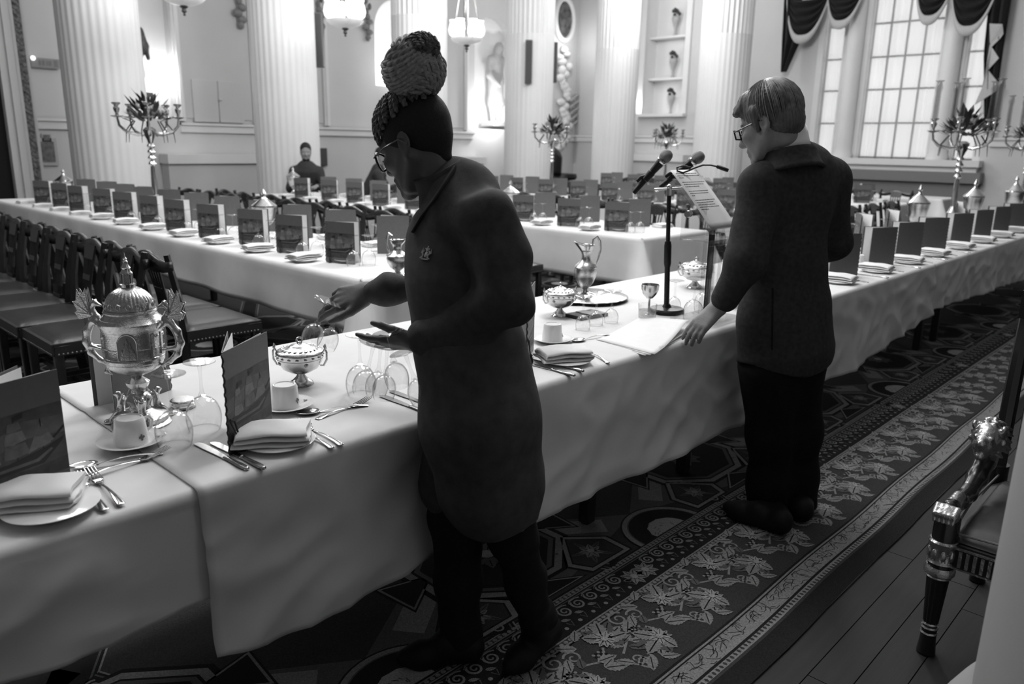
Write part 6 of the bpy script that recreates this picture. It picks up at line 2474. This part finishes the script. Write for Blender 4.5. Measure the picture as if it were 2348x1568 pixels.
# ------------------------------------------------------------------ the man in the dark suit
def man():
    D = 2.90
    root = thing('person', 'grey-haired man in dark suit and glasses standing at the lectern seen from behind', 'person', (2.87, 1.2, .0108))
    ft = vec(.35, .937)
    Rt = Vector((ft.y, -ft.x, 0))
    F, R, U = frame3(vec(-.11, .99), .34)
    q = 1.05
    E = W(1748, 287, D - .11)
    O = E + R * .078 * q
    nb = W(1818, 352, D - .03)
    c1, c2, c3 = W(1822, 440, D), W(1806, 600, D), W(1800, 730, D)
    SL, SR = W(1744, 428, D - .085), W(1897, 412, D + .08)
    EL, ER = W(1712, 600, D - .16), W(1918, 555, D + .13)
    WL, WR = W(1652, 702, D - .13), W(1850, 600, D + .28)
    hL, hR = W(1762, 840, D - .03), W(1830, 830, D + .03)
    kL, kR = W(1764, 1000, D), W(1832, 990, D + .04)
    aL, aR = W(1768, 1168, 2.93), W(1832, 1150, 2.95)
    S = Solid(.005, .02)
    head(S, O, F, R, U, q, 1.08, 1.)
    S.cone(O - U * .05 - F * .03, nb, .054, .056, k=.02).cone(nb - UP * .03, c1, .06, .12, flat=(ft, .7))
    S.cone(c1, c3, .15, .14, flat=(ft, .65)).cone(c3, hL.lerp(hR, .5), .14, .14, flat=(ft, .7))
    S.chain([SL, EL, WL], [.05, .042, .028]).chain([SR, ER, WR], [.05, .042, .028]).cone(c1, SL, .07, .05).cone(c1, SR, .07, .05)
    S.chain([hL, kL, aL], [.085, .055, .04]).chain([hR, kR, aR], [.085, .055, .04])
    a = W(1598, 752, D - .14) - WL
    hand(S, WL, a, UP * .75 - H3 * .35, UP * .2 + H3 * .9, (.45, .55, .6, .6), (a.normalized() * .8 + H3 * .4 - UP * .3), 1.1)
    hand(S, WR, (W(1790, 610, D + .34) - WR), UP, -Rt, (.4, .4, .5, .5), -Rt + ft, 1.08)
    S.floor(root.location)
    own(S.build('body', M_SKIN_L, root), root)
    # jacket
    S = Solid(.0062, .04)
    S.cone(c1 + UP * .02, c2, .172, .164, flat=(ft, .66)).cone(c2, c3, .164, .192, flat=(ft, .66)).cone(c3, W(1803, 800, D), .192, .212, flat=(ft, .66))
    S.cone(nb - UP * .03, c1, .07, .15, flat=(ft, .7)).cone(c1 + UP * .055, SL, .085, .075).cone(c1 + UP * .06, SR, .085, .075)
    S.chain([SL, EL, WL + (EL - WL).normalized() * .035], [.076, .066, .052]).chain([SR, ER], [.076, .062]).chain([ER, WR], [.06, .048])
    bot = W(1803, 815, D)
    S.cone(bot - UP * .25 - Rt * .2, bot - UP * .25 + Rt * .2, .235, .235, k=.006, sub=True)
    jk = own(S.build('jacket', M_SUIT, root, folds(.006, 21, 8, 6)), root)
    ctr, axn = W(1802, 340, D - .035), (UP + ft * .34).normalized()
    g1 = axn.cross(Rt).normalized()
    jc = MB().grid(lambda u, v: ctr + (Rt * math.cos(-PI * .5 + 2 * PI * (.1 + .8 * u)) * .092 + g1 * -math.sin(-PI * .5 + 2 * PI * (.1 + .8 * u)) * .096) * (1 + .22 * (1 - v) ** 2) + axn * (-.098 + .075 * v) + UP * .004, 40, 8)
    own(jc.build('jacket_collar', M_SUIT, solid=.012), root)
    T = bvh(jk)
    vent = MB()
    pts = []
    for i in range(16):
        h, n_ = cast(T, 1772 - .1 * i, 660 + i * 9.4)
        if h:
            pts.append(h + n_ * .0005)
    if len(pts) > 2:
        under(vent.tube(pts, .0035, 6).build('back_vent', M_TROUS), jk)
    # shirt collar and cuff
    MBc = MB().grid(lambda u, v: ctr + (Rt * math.cos(2 * PI * u) * .08 + g1 * math.sin(2 * PI * u) * .084) * (1 - .06 * v) + axn * (-.02 + .08 * v), 40, 4, wrap=True)
    own(MBc.build('shirt_collar', M_WHITE, solid=.004), root)
    S = Solid(.007, .05)
    S.chain([hL, kL, W(1764, 1100, D + .02), W(1765, 1185, 2.93)], [.115, .085, .08, .084])
    S.chain([hR, kR, W(1832, 1090, D + .05), W(1834, 1158, 2.95)], [.11, .078, .07, .07])
    S.floor(root.location, .035)
    own(S.build('trousers', mat('dark_suit_trousers', .009, .9, var=.2, spec=.2), root, folds(.004, 6, 8, 6)), root)
    for tip, heel, an in ((on_z(1664, 1160, .04), on_z(1790, 1203, .045), aL), (on_z(1726, 1128, .04), on_z(1838, 1176, .045), aR)):
        S = Solid(.006, .03)
        b = heel.lerp(tip, .66)
        S.cone(heel, b, .036, .042).cone(b, heel.lerp(tip, .93), .042, .028).cone(heel + UP * .025, an, .042, .06).cone(heel.lerp(tip, .4) + UP * .03, an, .036, .05)
        S.floor(root.location)
        own(S.build('shoe', M_SHOE, root), root)
    # hair: cap, forelock, side
    M = rows(F, R, U)
    S = Solid(.005, .02)
    P = lambda f, r, u: O + (F * f + R * r + U * u) * q
    S.ell(P(-.012, 0, .05), (.1 * q, .083 * q, .1 * q), M).ell(P(-.06, 0, -.0), (.052 * q, .07 * q, .058 * q), M)
    S.cone(P(.05, -.03, .105), P(.088, -.05, .066), .022 * q, .012 * q).cone(P(.05, .02, .108), P(.09, -.02, .085), .024 * q, .014 * q)
    for s in (-1, 1):
        S.cone(P(.02, s * .066, .05), P(.02, s * .075, -.01), .018 * q, .008 * q)
    S.ell(P(.225, 0, -.02), (.165 * q, .3, .13 * q), M, sub=True)
    S.ell(P(.03, 0, -.19), (.16 * q, .3, .15 * q), M, sub=True)
    for s in (-1, 1):
        S.ell(P(-.006, s * .09, .0), (.022 * q, .025 * q, .03 * q), M, k=.008, sub=True)

    def strands(V):
        X = (V - np.array(O)) @ M.T
        az = np.arctan2(X[:, 1], X[:, 0] + .03)
        return .0012 * np.sin(az * 46 + 1.2 * np.sin(X[:, 2] * 18)) + .0009 * np.sin(az * 90 + X[:, 2] * 10)
    own(S.build('hair', M_HAIRG, root, strands), root)
    st = MB()
    random.seed(8)
    for i in range(330):
        az = random.uniform(-PI, PI)
        fw = math.cos(az)
        t1 = 2.0 + .35 * max(0, -fw) if fw < .35 else 1.0 + .35 * random.random()
        pts = []
        tw = random.uniform(-.12, .12)
        up_ = random.uniform(.995, 1.03)
        for k in range(9):
            th = .12 + (t1 - .12) * k / 8
            a_ = az + .35 * math.sin(th) * (1 if az < 0 else -1) * max(0, fw + .3) + tw * k / 8
            pts.append(P(-.018 + .1 * up_ * math.sin(th) * math.cos(a_), .084 * up_ * math.sin(th) * math.sin(a_), .05 + .1 * up_ * math.cos(th)))
        st.tube(pts, [.0012, .002, .0022, .0022, .0022, .002, .0018, .0014, .0005], 4)
    own(st.build('combed_strands', mat('silver_hair_strand', .15, .4, var=.5, vscale=60), None), root)
    gl, ln = MB(), MB()
    for s in (-1, 1):
        c = P(.104, s * .034, .002)
        ring = [c + (R * (.027 * max(-.85, min(.85, 1.3 * math.cos(i * PI / 12)))) + U * (.017 * max(-.85, min(.85, 1.3 * math.sin(i * PI / 12))))) * q for i in range(24)]
        gl.tube(ring, .0028, 6, closed=True)
        ln.add([c] + ring, [(0, 1 + i, 1 + (i + 1) % 24) for i in range(24)])
        gl.tube([c + R * s * .026 * q + U * .01, P(.04, s * .076, .016), P(-.004, s * .08, .016)], .0026, 6)
    gl.tube([P(.106, -.008, .004), P(.11, 0, .007), P(.106, .008, .004)], .0024, 6)
    sf = own(gl.build('spectacle_frame', M_FRAME), root)
    under(ln.build('spectacle_lens', GLASS), sf)


man()


# ------------------------------------------------------------------ two people far off behind the side tables
def sitter(x, y, f, ztop, lab, bend, dark):
    root = thing('person', lab, 'person', (x, y, 0))
    f = vec(*f)
    Rr = Vector((f.y, -f.x, 0))
    b = Vector((x, y, 0))
    hz = ztop - .13
    sh = ztop - .36
    lean = f * bend
    F, R, U = frame3(f, .1 + bend * 1.2)
    O = b + lean + UP * hz
    hip = b - f * .1 + UP * (sh - .48)
    chest = b + lean * .8 + UP * (sh - .04)
    S = Solid(.009, .03)
    head(S, O, F, R, U, 1., 1.05)
    S.cone(O - U * .06, chest + UP * .04, .055, .06).cone(chest, hip, .13, .13, flat=(f, .7))
    knees = []
    for s in (-1, 1):
        sp = chest + Rr * s * .18
        el = sp + Rr * s * .06 - UP * .24 + f * .12
        wr = el + f * .24 - Rr * s * .12 + UP * .04
        S.chain([sp, el, wr], [.05, .042, .03])
        hand(S, wr, f - Rr * s * .4, UP, -Rr * s, (.4, .4, .4, .4), f - Rr * s, 1.05)
        kn = hip + Rr * s * .12 + f * .42
        an = Vector((kn.x, kn.y, .1)) + f * .05
        S.chain([hip + Rr * s * .09, kn, an], [.085, .06, .045]).cone(an - UP * .04, an + f * .17 - UP * .05, .04, .032)
        knees.append((hip + Rr * s * .09, kn, an))
    own(S.build('body', M_SKIN_L, root), root)
    S = Solid(.011, .05)
    S.cone(chest, hip, .165, .16, flat=(f, .72)).cone(chest + UP * .05, chest, .1, .16, flat=(f, .7))
    for s in (-1, 1):
        sp = chest + Rr * s * .18
        el = sp + Rr * s * .06 - UP * .24 + f * .12
        wr = el + f * .24 - Rr * s * .12 + UP * .04
        S.chain([sp, el, wr - (wr - el).normalized() * .03], [.075, .06, .048])
    own(S.build('jacket', M_SUIT, root, folds(.004, 2, 9, 7)), root)
    S = Solid(.011, .05)
    for a_, k_, n_ in knees:
        S.chain([a_, k_, n_], [.1, .075, .065])
    own(S.build('trousers', M_TROUS, root), root)
    M = rows(F, R, U)
    S = Solid(.008, .02)
    S.ell(O + U * .05 - F * .012, (.098, .08, .094), M).ell(O + F * .2 + U * (-.01), (.15, .3, .1), M, sub=True).ell(O - U * .16 + F * .02, (.15, .3, .13), M, sub=True)
    own(S.build('hair', M_HAIRD, root), root)
    if dark:
        S = Solid(.007, .012)
        S.ell(O + F * .05 - U * .096, (.045, .052, .03), M)
        own(S.build('beard', M_HAIRD, root), root)
    st = thing('stool', 'plain dark stool under the ' + lab.split(' in ')[0], 'stool', (hip.x, hip.y, 0))
    zt = hip.z - .105
    MB().box((0, 0, zt - .03), (.38, .38, .05)).build('seat', M_LEATHER, st, bevel=.01)
    for sx in (-1, 1):
        for sy in (-1, 1):
            MB().box((sx * .15, sy * .15, (zt - .05) / 2), (.04, .04, zt - .05)).build('leg', M_MAHOG, st)


a = on_y(700, 328, 10.3)
sitter(a.x, a.y, (-.5, -.86), a.z, 'bearded seated man in dark suit facing the camera before a column', .02, True)
a = on_y(852, 338, 10.2)
sitter(a.x - .1, a.y, (.75, -.65), a.z, 'stooping dark-haired man in dark jacket beside the bearded man', .22, False)
